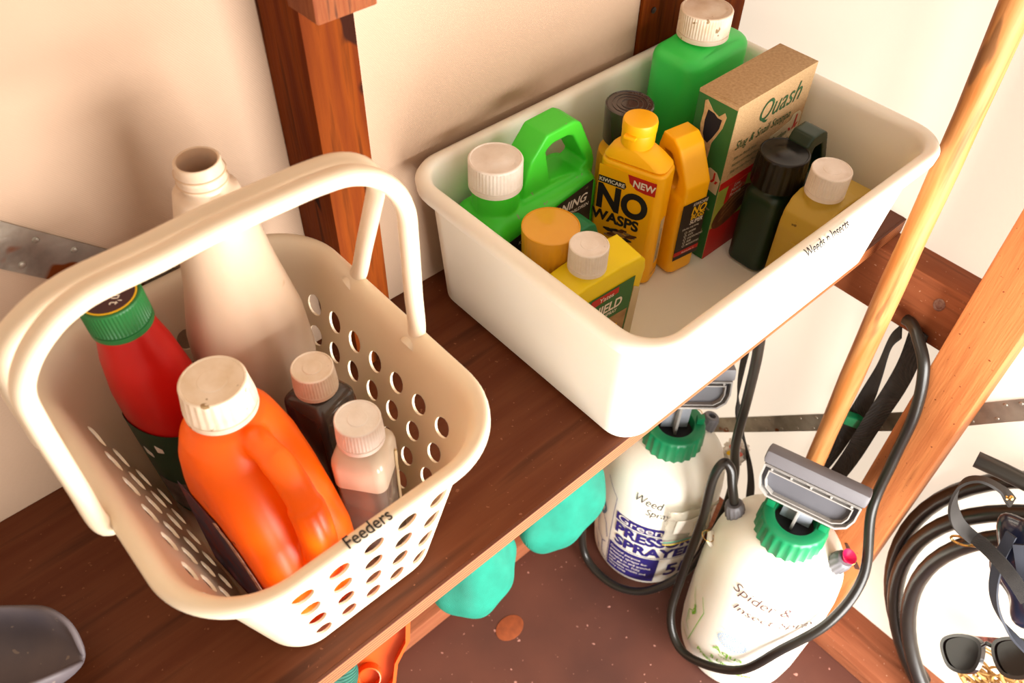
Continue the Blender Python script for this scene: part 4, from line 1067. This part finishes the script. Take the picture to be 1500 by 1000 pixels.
text_mesh('lettering', '5L', 0.062, M['label_blue'], s1, lambda x, y: f(0.050+x, 0.050+y, 0.0004), 0.02, sx=0.9, cutx=0.006, cuty=0.006)
c = [text_mesh('handwriting', 'Weed', 0.026, M['ink'], s1, lambda x, y: f(-0.036+x, 0.280+y*0.9-0.1*x, 0.0004), -0.010, 0.25, sx=0.8, cutx=0.006, cuty=0.006), text_mesh('handwriting', 'Spray', 0.024, M['ink'], s1, lambda x, y: f(-0.010+x, 0.255+y*0.9-0.05*x, 0.0004), -0.010, 0.25, sx=0.8, cutx=0.006, cuty=0.006)]
join(c)
# line drawing on the side of the label: a figure with a sprayer, as thin strokes
line_print('line_drawing', [[(-0.108, 0.235), (-0.104, 0.215), (-0.092, 0.205), (-0.084, 0.190), (-0.088, 0.172), (-0.100, 0.160), (-0.104, 0.120), (-0.098, 0.095), (-0.082, 0.082), (-0.072, 0.090)], [(-0.096, 0.175), (-0.078, 0.150), (-0.070, 0.110)], [(-0.110, 0.08), (-0.094, 0.05), (-0.094, 0.03)], [(-0.082, 0.082), (-0.080, 0.04), (-0.07, 0.03)]], 0.0018, M['label_blue'], s1, f)
line_print('line_drawing', [[(-0.092, 0.200), (-0.084, 0.188), (-0.087, 0.172), (-0.094, 0.164)]], 0.006, mk('slate_blue_print', '#4A6A80', 0.5), s1, f, 0.0008)

s2 = sprayer('white pressure sprayer handwritten Spider & Insect Spray, beside the post', C2, -73.4, 0.055, 0.498, -72, 103, True)
f2 = on_body(math.radians(-166.4), 0.055)
c = [text_mesh('handwriting', 'Spider &', 0.027, M['inkred'], s2, lambda x, y: f2(-0.036+x, 0.316+y*0.9-0.10*x, 0.0004), -0.006, 0.25, sx=1.05, cutx=0.006, cuty=0.006), text_mesh('handwriting', 'Insect Spray', 0.0255, M['inkred'], s2, lambda x, y: f2(-0.022+x, 0.280+y*0.9-0.05*x, 0.0004), -0.006, 0.25, sx=1.05, cutx=0.006, cuty=0.006)]
join(c)
bm = bmesh.new()
for ring, (r0, r1, n, w0, w1) in enumerate(((0.0035, 0.0075, 14, 0.0003, 0.0005), (0.0085, 0.0125, 18, 0.0005, 0.0008), (0.0135, 0.0175, 22, 0.0006, 0.0009), (0.0185, 0.0225, 26, 0.0007, 0.0010))):
    for i in range(n):
        a = 2*math.pi*i/n+ring*0.1; c_, s_ = math.cos(a), math.sin(a)
        q = [(r0*c_-w0*s_, r0*s_+w0*c_), (r0*c_+w0*s_, r0*s_-w0*c_), (r1*c_+w1*s_, r1*s_-w1*c_), (r1*c_-w1*s_, r1*s_+w1*c_)]
        bm.faces.new([bm.verts.new(f2(0.002+x*1.1, 0.180+y, 0.0004)) for x, y in q])
lg = obj('sunburst_logo', bm, M['inkblue'], s2, smooth=False)
c = [text_mesh('lettering', 'Aqua', 0.0230, M['inklime'], s2, lambda x, y: f2(-0.022+x, 0.128+y, 0.0004), 0.0, sx=1.1, cutx=0.006, cuty=0.006), text_mesh('lettering', 'systems', 0.0085, M['inklime'], s2, lambda x, y: f2(-0.008+x, 0.117+y, 0.0004), 0.0, sx=1.2, cutx=0.006, cuty=0.006),
     text_mesh('lettering', '5 Litre', 0.0150, M['inklime'], s2, lambda x, y: f2(-0.020+x, 0.094+y, 0.0004), 0.015, sx=1.0, cutx=0.006, cuty=0.006), text_mesh('lettering', 'Pressure Sprayer', 0.0150, M['inklime'], s2, lambda x, y: f2(-0.046+x, 0.076+y, 0.0004), 0.02, sx=1.0, cutx=0.006, cuty=0.006)]
join(c)
line_print('line_drawing', [[(-0.072, 0.220), (-0.058, 0.190), (-0.070, 0.06)], [(-0.100, 0.200), (-0.090, 0.180), (-0.080, 0.170), (-0.082, 0.150), (-0.094, 0.130), (-0.084, 0.110)], [(-0.072, 0.060), (-0.104, 0.06)], [(-0.094, 0.13), (-0.09, 0.09), (-0.076, 0.085)]], 0.0014, M['inklime'], s2, f2)
line_print('line_drawing', [[(-0.082, 0.172), (-0.076, 0.156), (-0.082, 0.140)]], 0.005, M['inklime'], s2, f2, 0.0008)
c = [text_mesh('lettering', 'Solvent free', 0.007, mk('faint_print', '#C8C4D8', 0.5), s2, lambda x, y: f2(-0.022+x, 0.205+y, 0.0003), 0.0, sx=1.1, cutx=0.006, cuty=0.006)]

# hoses of the two sprayers
def hose(name, label, pts, r, cat='hose'):
    o = Vector(pts[0]); P_ = catmull([Vector(p)-o for p in pts], 10)
    bm = bmesh.new(); tube(bm, P_, r, 12); q = obj(name, bm, M['hose']); q.location = o
    tag(q, label, cat); return q
hose('sprayer_hose', 'black hose looped round the sprayer beside the post, hooked over the rail', [(0.3153, -0.0052, -0.4430), (0.313, 0.005, -0.410), (0.316, 0.018, -0.382), (0.312, 0.030, -0.375), (0.300, 0.032, -0.410), (0.290, 0.022, -0.500), (0.268, 0.013, -0.640), (0.238, -0.005, -0.730), (0.221, -0.045, -0.765), (0.218, -0.095, -0.740), (0.230, -0.150, -0.680), (0.254, -0.180, -0.585), (0.304, -0.208, -0.510), (0.364, -0.204, -0.452), (0.412, -0.160, -0.380), (0.427, -0.147, -0.285), (0.427, -0.139, -0.184), (0.431, -0.121, -0.117), (0.444, -0.095, -0.092), (0.455, -0.078, -0.087), (0.4585, -0.068, -0.0885)], 0.0074)
hose('sprayer_hose', 'black hose wrapped round the indigo-labelled sprayer and rising under the shelf', [(0.3422, 0.2405, -0.4690), (0.330, 0.268, -0.440), (0.300, 0.280, -0.470), (0.272, 0.262, -0.500), (0.247, 0.214, -0.580), (0.240, 0.216, -0.690), (0.235, 0.200, -0.780), (0.231, 0.160, -0.803), (0.239, 0.106, -0.800), (0.266, 0.060, -0.775), (0.313, 0.028, -0.715), (0.350, 0.0225, -0.640), (0.378, 0.028, -0.560), (0.380, 0.035, -0.480), (0.371, 0.047, -0.400), (0.364, 0.052, -0.280), (0.340, 0.050, -0.160), (0.325, 0.060, -0.070), (0.330, 0.100, -0.050), (0.345, 0.140, -0.090)], 0.0074)
# carry straps
def strapx(name, label, pts, wds, width, th=0.0022, clip=None):
    o = Vector(pts[0]); P_ = catmull([Vector(p)-o for p in pts], 8); Wd = catmull(wds, 8)
    bm = bmesh.new(); ribbon(bm, P_, Wd, width, th); q = obj(name, bm, M['web'], angle=60); q.location = o
    tag(q, label, 'strap'); return q
st = strapx('carry_strap', 'wide black webbing strap hanging from the rail behind the broom', [(0.463, -0.088, -0.096), (0.4610, -0.0955, -0.150), (0.463, -0.096, -0.205), (0.468, -0.091, -0.290), (0.474, -0.087, -0.380), (0.480, -0.080, -0.456), (0.480, -0.072, -0.520)], [(0.25, 0.97, 0), (0.15, 0.98, 0), (0.0, 1, 0.0), (-0.2, 0.95, 0), (0.1, 1, 0), (0.3, 0.9, 0), (0.3, 0.9, 0)], 0.026)
st2 = strapx('carry_strap', 'narrow twisted black webbing strap with green clip, nearest the broom', [(0.4640, -0.069, -0.114), (0.4625, -0.064, -0.139), (0.470, -0.067, -0.204), (0.478, -0.066, -0.276), (0.485, -0.061, -0.351), (0.488, -0.056, -0.420), (0.486, -0.048, -0.490)], [(0.85, 0.5, 0), (0.85, 0.5, 0), (0.7, 0.7, 0), (0.2, 1, 0), (0.0, 1, 0), (0.2, 1, 0), (0.3, 1, 0)], 0.024)
o = bmesh.new(); prism(o, [(-0.015, -0.013), (0.008, -0.013), (0.017, 0.010), (0.012, 0.015), (-0.015, 0.012)], -0.005, 0.005); bmesh.ops.bevel(o, geom=list(o.edges), offset=0.001, segments=2, affect='EDGES')
cl = obj('clip', o, M['collar'], st2); cl.location = Vector((0.478, -0.068, -0.318))-st2.location; cl.rotation_euler = (0.2, 0.0, -1.2)
strapx('carry_strap', 'black webbing strap of the indigo-labelled sprayer, beside its hose', [(0.474, 0.128, -0.300), (0.470, 0.122, -0.366), (0.462, 0.110, -0.417), (0.456, 0.092, -0.454), (0.468, 0.062, -0.532), (0.474, 0.040, -0.600), (0.478, 0.030, -0.66)], [(0.6, 0.7, 0), (0.6, 0.7, 0), (0.7, 0.5, 0), (0.8, 0.3, 0), (0.5, 0.8, 0), (0.4, 0.9, 0), (0.4, 0.9, 0)], 0.022)

# bag of papers hung round the indigo sprayer
t = empty('plastic_bag', 'cloudy zip bag holding papers, draped on the indigo sprayer shoulder', 'bag', (C1[0], C1[1], FZ+0.0005))
def bagf(u, z, k=0.0):
    a = math.radians(-150.9)+u/0.105; r = prof_r(min(z, 0.310), 0.018)+0.0075+0.0045*math.sin(55*u+30*z)*math.sin(38*z+20*u)+k+max(0, z-0.262)*0.25
    return Vector((r*math.cos(a), r*math.sin(a), z))
def bag_sheet(name, u0, u1, z0, z1, mat, par, k, nu=22, nz=18, jag=0.0):
    bm = bmesh.new()
    G = [[bm.verts.new(bagf(u0+(u1-u0)*i/nu+jag*math.sin(j*1.3), z0+(z1-z0)*j/nz+jag*math.sin(i*0.9), k)) for j in range(nz+1)] for i in range(nu+1)]
    for i in range(nu):
        for j in range(nz): bm.faces.new((G[i][j], G[i+1][j], G[i+1][j+1], G[i][j+1]))
    o = obj(name, bm, mat, par, angle=80)
    m = o.modifiers.new('s', 'SOLIDIFY'); m.thickness = 0.0006; m.offset = 0; bake(o)
    for p in o.data.polygons: p.use_smooth = True
    return o
bag_sheet('film', 0.026, 0.108, 0.196, 0.296, M['plasticfilm'], t, 0.002, jag=0.0012)
bag_sheet('paper', 0.040, 0.076, 0.226, 0.274, mk('white_paper', '#F4EFE2', 0.7), t, 0.0036, 12, 10)
bag_sheet('paper', 0.066, 0.100, 0.214, 0.262, mk('cream_paper', '#E8E0CC', 0.7), t, 0.0048, 12, 10)
bag_sheet('zip_line', 0.027, 0.107, 0.2075, 0.2095, mk('teal_zip', '#2FB08C', 0.5), t, 0.0062, 22, 1)
bag_sheet('zip_line', 0.027, 0.107, 0.2005, 0.2025, mk('yellow_zip', '#E8D23A', 0.5), t, 0.0062, 22, 1)
b = []
for k in range(9):
    x = 0.078+0.0016*k; b.append([(x, 0.222), (x, 0.236)])
line_print('barcode', b, 0.0009, M['ink'], t, lambda x, z, k=0.0: bagf(x, z, 0.0064))
t = empty('tissue_packet', 'crumpled white packet with red flower print beside the grey sprayer knob', 'packet', (C1[0]+0.113, C1[1]-0.066, -0.555))
bm = bmesh.new(); bmesh.ops.create_icosphere(bm, subdivisions=4, radius=0.021)
for v in bm.verts:
    n = v.co.normalized(); v.co *= 1+0.16*math.sin(9*n.x+4*n.z)*math.sin(7*n.y-3*n.z)+0.10*math.sin(17*n.z+8*n.x)
    v.co.z *= 1.1
obj('wrapper', bm, mk('white_wrapper', '#F2ECE2', 0.5, bump=0.6, bscale=90), t)
cd = Vector((-0.62, -0.2, 0.75)).normalized(); e1 = cd.cross(Vector((0, 0, 1))).normalized(); e2 = e1.cross(cd)
e1 = -e1
e2 = cd.cross(e1)
for k in range(5):
    a0 = 2*math.pi*k/5; bm = bmesh.new(); vs = []
    for i in range(14):
        q = 2*math.pi*i/14; x = 0.0085+0.006*math.cos(q); y = 0.0042*math.sin(q)
        px, py = x*math.cos(a0)-y*math.sin(a0), x*math.sin(a0)+y*math.cos(a0)
        vs.append(bm.verts.new(cd*0.0262+e1*px+e2*py-cd*(px*px+py*py)*14))
    bm.faces.new(vs); obj('petal_print', bm, mk('red_flower_print', '#E0644A', 0.5) if k < 3 else M['inkyellow'], t, smooth=False)

# broom leaning behind the sprayer
t = empty('broom_handle', 'long bare wooden broom handle standing between tub and right post', 'broom', (0.4640, -0.0560, FZ+0.001))
top = Vector((0.4130, -0.0295, 0.62))-Vector((0.4640, -0.0560, FZ+0.001))
bm = bmesh.new(); P_ = [Vector((0, 0, 0.016)).lerp(top, i/24)+Vector((0.0012*math.sin(i*0.8), 0.001*math.cos(i*0.6), 0)) for i in range(25)]
tube(bm, P_, [0.0150+0.0006*math.sin(i*0.7)+0.0004*math.sin(i*2.1) for i in range(25)], 20)
obj('shaft', bm, M['broom'], t, angle=60)

# ------------------------------------------------------------------ things hung on the right wall
def ringpts(cy, cz, ry, rz, x, a0, a1, n, wob=0.0, ph=0.0):
    return [(x+0.004*math.sin(3*a+ph), cy+(ry+wob*math.sin(2*a+ph))*math.cos(a), cz+(rz+wob*math.cos(3*a+ph))*math.sin(a)) for a in [a0+(a1-a0)*i/n for i in range(n)]]
t = empty('hose_coil', 'thick black hose coiled in loops on the white wall, right of the post', 'hose', (0.490, -0.5706, -0.474))
def loopm(cy, cz, ry, rz, x, ph, rad):
    bm = bmesh.new(); P_ = [(a-0.490, b+0.5706, c+0.474) for a, b, c in ringpts(cy, cz, ry, rz, x, 0, 2*math.pi, 72, 0.004, ph)]
    tube(bm, P_, rad, 14, closed=True); return bm
for k, (cy, cz, ry, rz, x, ph) in enumerate(((-0.572, -0.478, 0.366, 0.372, 0.499, 0.3), (-0.590, -0.486, 0.360, 0.352, 0.4745, 1.4), (-0.602, -0.470, 0.340, 0.345, 0.4500, 2.2))):
    obj('loop', loopm(cy, cz, ry, rz, x, ph, 0.0118), M['hose'], t)
bm = bmesh.new(); tube(bm, [(0, 0, 0), (0.005, -0.0312, 0.0035), (0.015, -0.0779, 0.003)], 0.0105, 16)
o = obj('rubber_hose', bm, M['hose']); o.location = (0.425, -0.2264, -0.1894)
tag(o, 'short black rubber pipe end poking out above the leather strap loop', 'pipe')

t = empty('shiny_bag', 'glossy navy bag with grey trim hanging at the right edge of the photo', 'bag', (0.402, -0.366, -0.270))
bm = bmesh.new(); bmesh.ops.create_icosphere(bm, subdivisions=5, radius=1)
for v in bm.verts:
    n = v.co.copy(); w = 1+0.10*math.sin(5*n.z+3*n.y)*math.sin(4*n.y)+0.06*math.sin(11*n.y-7*n.z)
    v.co = Vector((n.x*0.030*w, n.y*0.085*w-0.012*(1-n.z), n.z*0.092*w+0.015*n.y))
obj('pouch', bm, M['navy'], t)
bm = bmesh.new(); P_ = catmull([(-0.026, 0.060, 0.060), (-0.0345, 0.050, 0.012), (-0.0365, 0.030, -0.040), (-0.033, 0.000, -0.078), (-0.028, -0.040, -0.100)], 8)
ribbon(bm, P_, [(0.3, 0.9, 0.3)]*len(P_), 0.013, 0.003); obj('trim', bm, M['navyweb'], t, angle=60)
bm = bmesh.new(); P_ = catmull([(-0.028, 0.048, 0.055), (-0.037, 0.020, 0.020), (-0.034, -0.010, -0.030), (-0.026, -0.05, -0.06)], 8)
ribbon(bm, P_, [(0.1, 0.8, 0.5)]*len(P_), 0.012, 0.003); obj('trim', bm, M['navyweb'], t, angle=60)
# leather strap loop with rivets, webbing tail and clasp
LS = empty('leather_strap', 'grey-brown leather strap loop with two brass rivets hanging on the navy bag', 'strap', (0.385, -0.276, -0.255))
LP = [(0.376, -0.2857, -0.1648), (0.374, -0.268, -0.1549), (0.368, -0.2464, -0.1539), (0.362, -0.2336, -0.1716), (0.358, -0.2381, -0.2027), (0.36, -0.254, -0.2291), (0.364, -0.2733, -0.241), (0.368, -0.2909, -0.2453)]
bm = bmesh.new(); P_ = catmull([Vector(p)-LS.location for p in LP], 10)
Wd = catmull([(0.60, -0.55, -0.35), (0.75, -0.35, -0.4), (0.9, -0.1, -0.3), (1, 0.1, 0.0), (1, 0.1, 0.2), (0.9, -0.2, 0.3), (0.8, -0.3, 0.4), (0.7, -0.4, 0.5)], 10)
ribbon(bm, P_, Wd, 0.0165, 0.0032); obj('band', bm, M['leather'], LS, angle=60)
for k, rp in enumerate([(0.3705, -0.2774, -0.1588), (0.3705, -0.2815, -0.1537)]):
    b = bmesh.new(); bmesh.ops.create_uvsphere(b, u_segments=14, v_segments=8, radius=0.0032); o = obj('rivet', b, M['brass'], LS); o.location = Vector(rp)-LS.location
bm = bmesh.new(); P_ = catmull([Vector(p)-LS.location for p in [(0.36, -0.2796, -0.2345), (0.352, -0.3054, -0.2306), (0.346, -0.3318, -0.2352), (0.342, -0.3617, -0.2501)]], 8)
ribbon(bm, P_, [(0.5, 0.3, 0.8)]*len(P_), [0.016]*len(P_), 0.003); obj('webbing_tail', bm, M['web'], LS, angle=60)
bm = bmesh.new()
P_ = [Vector((0.0, 0.013*math.cos(q)+0.004, 0.0065*math.sin(q))) for q in [2*math.pi*i/24 for i in range(24)]]
tube(bm, P_, 0.0016, 10, closed=True); tube(bm, [(0, -0.009, 0), (0, -0.020, 0.001), (0.002, -0.034, 0.003)], [0.0042, 0.0032, 0.0024], 12)
o = obj('snap_hook', bm, M['brass'], LS); o.location = Vector((0.362, -0.2741, -0.2544))-LS.location; o.rotation_euler = (math.radians(-35), 0, 0)

# sunglasses
t = empty('sunglasses', 'glossy dark sunglasses resting on tangled straw twine', 'sunglasses', (0.386, -0.380, -0.445))
vx = Vector((-0.05, -0.52, 0.88)).normalized(); vn = Vector((-0.62, 0.25, 0.75)); vn = (vn-vx*vn.dot(vx)).normalized(); vz = vx.cross(-vn)
mat3 = Matrix((vx, -vn, vz)).transposed()
t.rotation_euler = mat3.to_euler()
def lens(cx, sgn):
    base = [(-0.034, 0.014), (-0.018, 0.023), (0.010, 0.024), (0.033, 0.017), (0.037, 0.002), (0.026, -0.020), (0.004, -0.028), (-0.020, -0.024), (-0.033, -0.006)]
    return [(cx+sgn*p.x, p.z) for p in catmull([(x, 0, z) for x, z in base], 5, closed=True)]
for cx, sgn in ((-0.042, -1), (0.044, 1)):
    P_ = lens(cx, sgn); I_ = [(cx+(x-cx)*0.85, z*0.83) for x, z in P_]
    bm = bmesh.new(); ring_prism(bm, P_, I_, -0.0035, 0.0035, 16); fr = obj('rim', bm, M['frame'], t, angle=50)
    bm = bmesh.new(); prism(bm, [(cx+(x-cx)*0.87, z*0.85) for x, z in P_], -0.0010, 0.0008); obj('lens', bm, M['shades'], t, smooth=False)['label'] = 'dark brown lens'
bm = bmesh.new(); tube(bm, [(-0.010, 0, 0.010), (0.001, -0.002, 0.014), (0.012, 0, 0.010)], 0.0032, 10); obj('bridge', bm, M['frame'], t)
m_t = mk('tortoise_pink_inside', '#5A2A2A', 0.2, var='#C86A60', scale=140, coat=0.8)
for sx_, ex in ((-1, 0.075), (1, -0.04)):
    bm = bmesh.new(); x0 = 0.078*sx_
    ribbon(bm, [(x0, 0.003, 0.012), (x0*0.99, 0.014, 0.016), (x0+ex*0.5, 0.022, 0.020), (x0+ex, 0.026, 0.020)], [(0, 0.3, 1)]*4, 0.009, 0.003); obj('temple', bm, m_t, t, angle=60)

# tangle of straw twine: one uncountable heap of strands
bm = bmesh.new(); random.seed(21)
for k in range(40):
    a = random.uniform(0, 6.28); pts = []
    c = Vector((random.uniform(-0.012, 0.016), random.uniform(-0.075, 0.030), random.uniform(-0.065, 0.040)))
    n = random.randint(5, 9); R0 = random.uniform(0.012, 0.038)
    for i in range(n):
        a += random.uniform(0.5, 1.3)
        pts.append(c+Vector((random.uniform(-0.006, 0.006), R0*math.cos(a), R0*0.9*math.sin(a))))
    tube(bm, catmull(pts, 5), random.uniform(0.0014, 0.0024), 6)
o = obj('twine_tangle', bm, M['twine'], kind='stuff'); o.location = (0.436, -0.410, -0.548)
tag(o, 'tangle of straw-coloured twine hanging under the sunglasses', 'twine')

# ------------------------------------------------------------------ under the shelf
def sack(name, label, c, rx, ry, rz, mat, seed, cord=True, group=None):
    t = empty(name, label, 'sack', c); random.seed(seed)
    ph = [random.uniform(0, 6.28) for _ in range(6)]
    bm = bmesh.new(); bmesh.ops.create_icosphere(bm, subdivisions=5, radius=1)
    for v in bm.verts:
        n = v.co.copy(); a = math.atan2(n.y, n.x)
        w = 1+0.05*math.sin(3*a+ph[0])+0.03*math.sin(7*a+ph[1]+2*n.z)+0.04*math.sin(4*n.z+ph[2])
        k = 1.0 if n.z < 0 else (1-0.80*n.z**1.6)
        v.co = Vector((n.x*rx*w*k, n.y*ry*w*k, n.z*rz*(1.0 if n.z < 0 else 1.5)))
    obj('cloth_bag', bm, mat, t)
    if cord:
        bm = bmesh.new(); tube(bm, [(0, 0, rz*1.45), (0.002, 0, (rz*1.45-0.023-c[2])/2), (0, 0, -0.0196-c[2])], 0.003, 8); obj('cord', bm, M['dkteal'], t)
    return t
sack('hanging_sack', 'bulging turquoise shade-cloth sack below the shelf, nearer the basket', (-0.040, 0.200, -0.490), 0.072, 0.068, 0.092, M['sack'], 3)
sack('hanging_sack', 'larger turquoise shade-cloth sack below the shelf, next to the indigo sprayer', (0.142, 0.200, -0.505), 0.084, 0.066, 0.106, M['sack'], 9)
sack('cloth_bundle', 'small dark green cloth bundle peeping out under the shelf edge below the basket', (-0.330, 0.070, -0.170), 0.038, 0.030, 0.060, M['dkteal'], 5)

# orange plastic tool head on a shaft leaning under the shelf
t = empty('orange_tool', 'orange plastic tool head with a round socket under the shelf edge', 'tool', (-0.264, 0.124, -0.365))
outl = [(-0.050, 0.060), (-0.062, 0.020), (-0.052, -0.004), (-0.030, -0.012), (-0.018, -0.030), (0.0, -0.038), (0.020, -0.033), (0.034, -0.016), (0.040, 0.008), (0.058, 0.034), (0.062, 0.060)]
bm = bmesh.new(); prism(bm, outl, -0.003, 0.003); obj('plate', bm, M['orangeplastic'], t, angle=40)
inn = [(x*0.90, 0.012+(z-0.012)*0.90) for x, z in outl]
bm = bmesh.new(); ring_prism(bm, outl, inn, -0.017, 0.004); obj('flange', bm, M['orangeplastic'], t, angle=40)
bm = bmesh.new(); lathe(bm, [(0.0150, 0.002), (0.0140, 0.016), (0.0125, 0.0165), (0.0120, 0.004)], 32); o = obj('socket', bm, M['orangeplastic'], t); o.rotation_euler = (math.pi/2, 0, 0); o.location = (0.004, 0, -0.004)
bm = bmesh.new(); tube(bm, [(0.0, 0.016, 0.05), (0.0, 0.016, -0.02), (-0.030, -0.02, FZ+0.345+0.012)], 0.010, 14); obj('shaft', bm, M['orangeplastic'], t)
t.rotation_euler = (math.radians(-42), 0, math.radians(-30))

# grey weathered scoop lying on the shelf at the left edge
t = empty('scoop', 'weathered grey scoop blade lying on the shelf at the left edge', 'scoop', (-0.520, 0.158, 0.0005))
bm = bmesh.new(); n = 16; A = []
for i in range(21):
    s = i/20; x = -0.06+0.118*s
    hw = 0.036*math.sqrt(max(0.0, 1-max(0, (s-0.42)/0.58)**2.4)) if s > 0.42 else 0.036-0.010*(0.42-s)
    hw = max(hw, 0.0015)
    row = []
    for j in range(n+1):
        q = -1+2*j/n
        th = q*math.pi/2*0.98; row.append(Vector((x, hw*math.sin(th), 0.004+0.044*(1-math.cos(th))**1.3*min(1, hw/0.030)+0.030*max(0, s-0.55)**1.5*2.2)))
    A.append(row)
V = [[bm.verts.new(p) for p in r] for r in A]
for a, b in zip(V, V[1:]):
    for j in range(n): bm.faces.new((a[j], b[j], b[j+1], a[j+1]))
o = obj('blade', bm, M['scoop'], t, angle=60); m = o.modifiers.new('s', 'SOLIDIFY'); m.thickness = 0.005; m.offset = 0
b_ = o.modifiers.new('u', 'SUBSURF'); b_.levels = 1; bake(o)
for p in o.data.polygons: p.use_smooth = True
bm = bmesh.new(); tube(bm, catmull([(-0.055, 0, 0.012), (-0.09, 0, 0.014), (-0.15, 0.0, 0.013), (-0.22, 0, 0.012)], 6), 0.012, 14); obj('grip', bm, mk('black_grip', '#15120F', 0.6), t)
t.rotation_euler = (0, 0, math.radians(-38))

# repeats of one kind share a group phrase
for o in bpy.data.objects:
    if o.parent or 'label' not in o: continue
    n = o.name.split('.')[0]
    g = {'pressure_sprayer': 'pressure sprayers under the shelf', 'sprayer_hose': 'hoses of the pressure sprayers', 'hanging_sack': 'turquoise sacks under the shelf',
         'bracing_strap': 'bracing straps on the walls', 'carry_strap': 'black carry straps of the sprayers'}.get(n)
    if not g and o['category'] in ('bottle', 'jug', 'carton'):
        g = 'garden products in the white tub' if o.location.x > -0.1 else 'bottles in the handled basket'
    if g: o['group'] = g
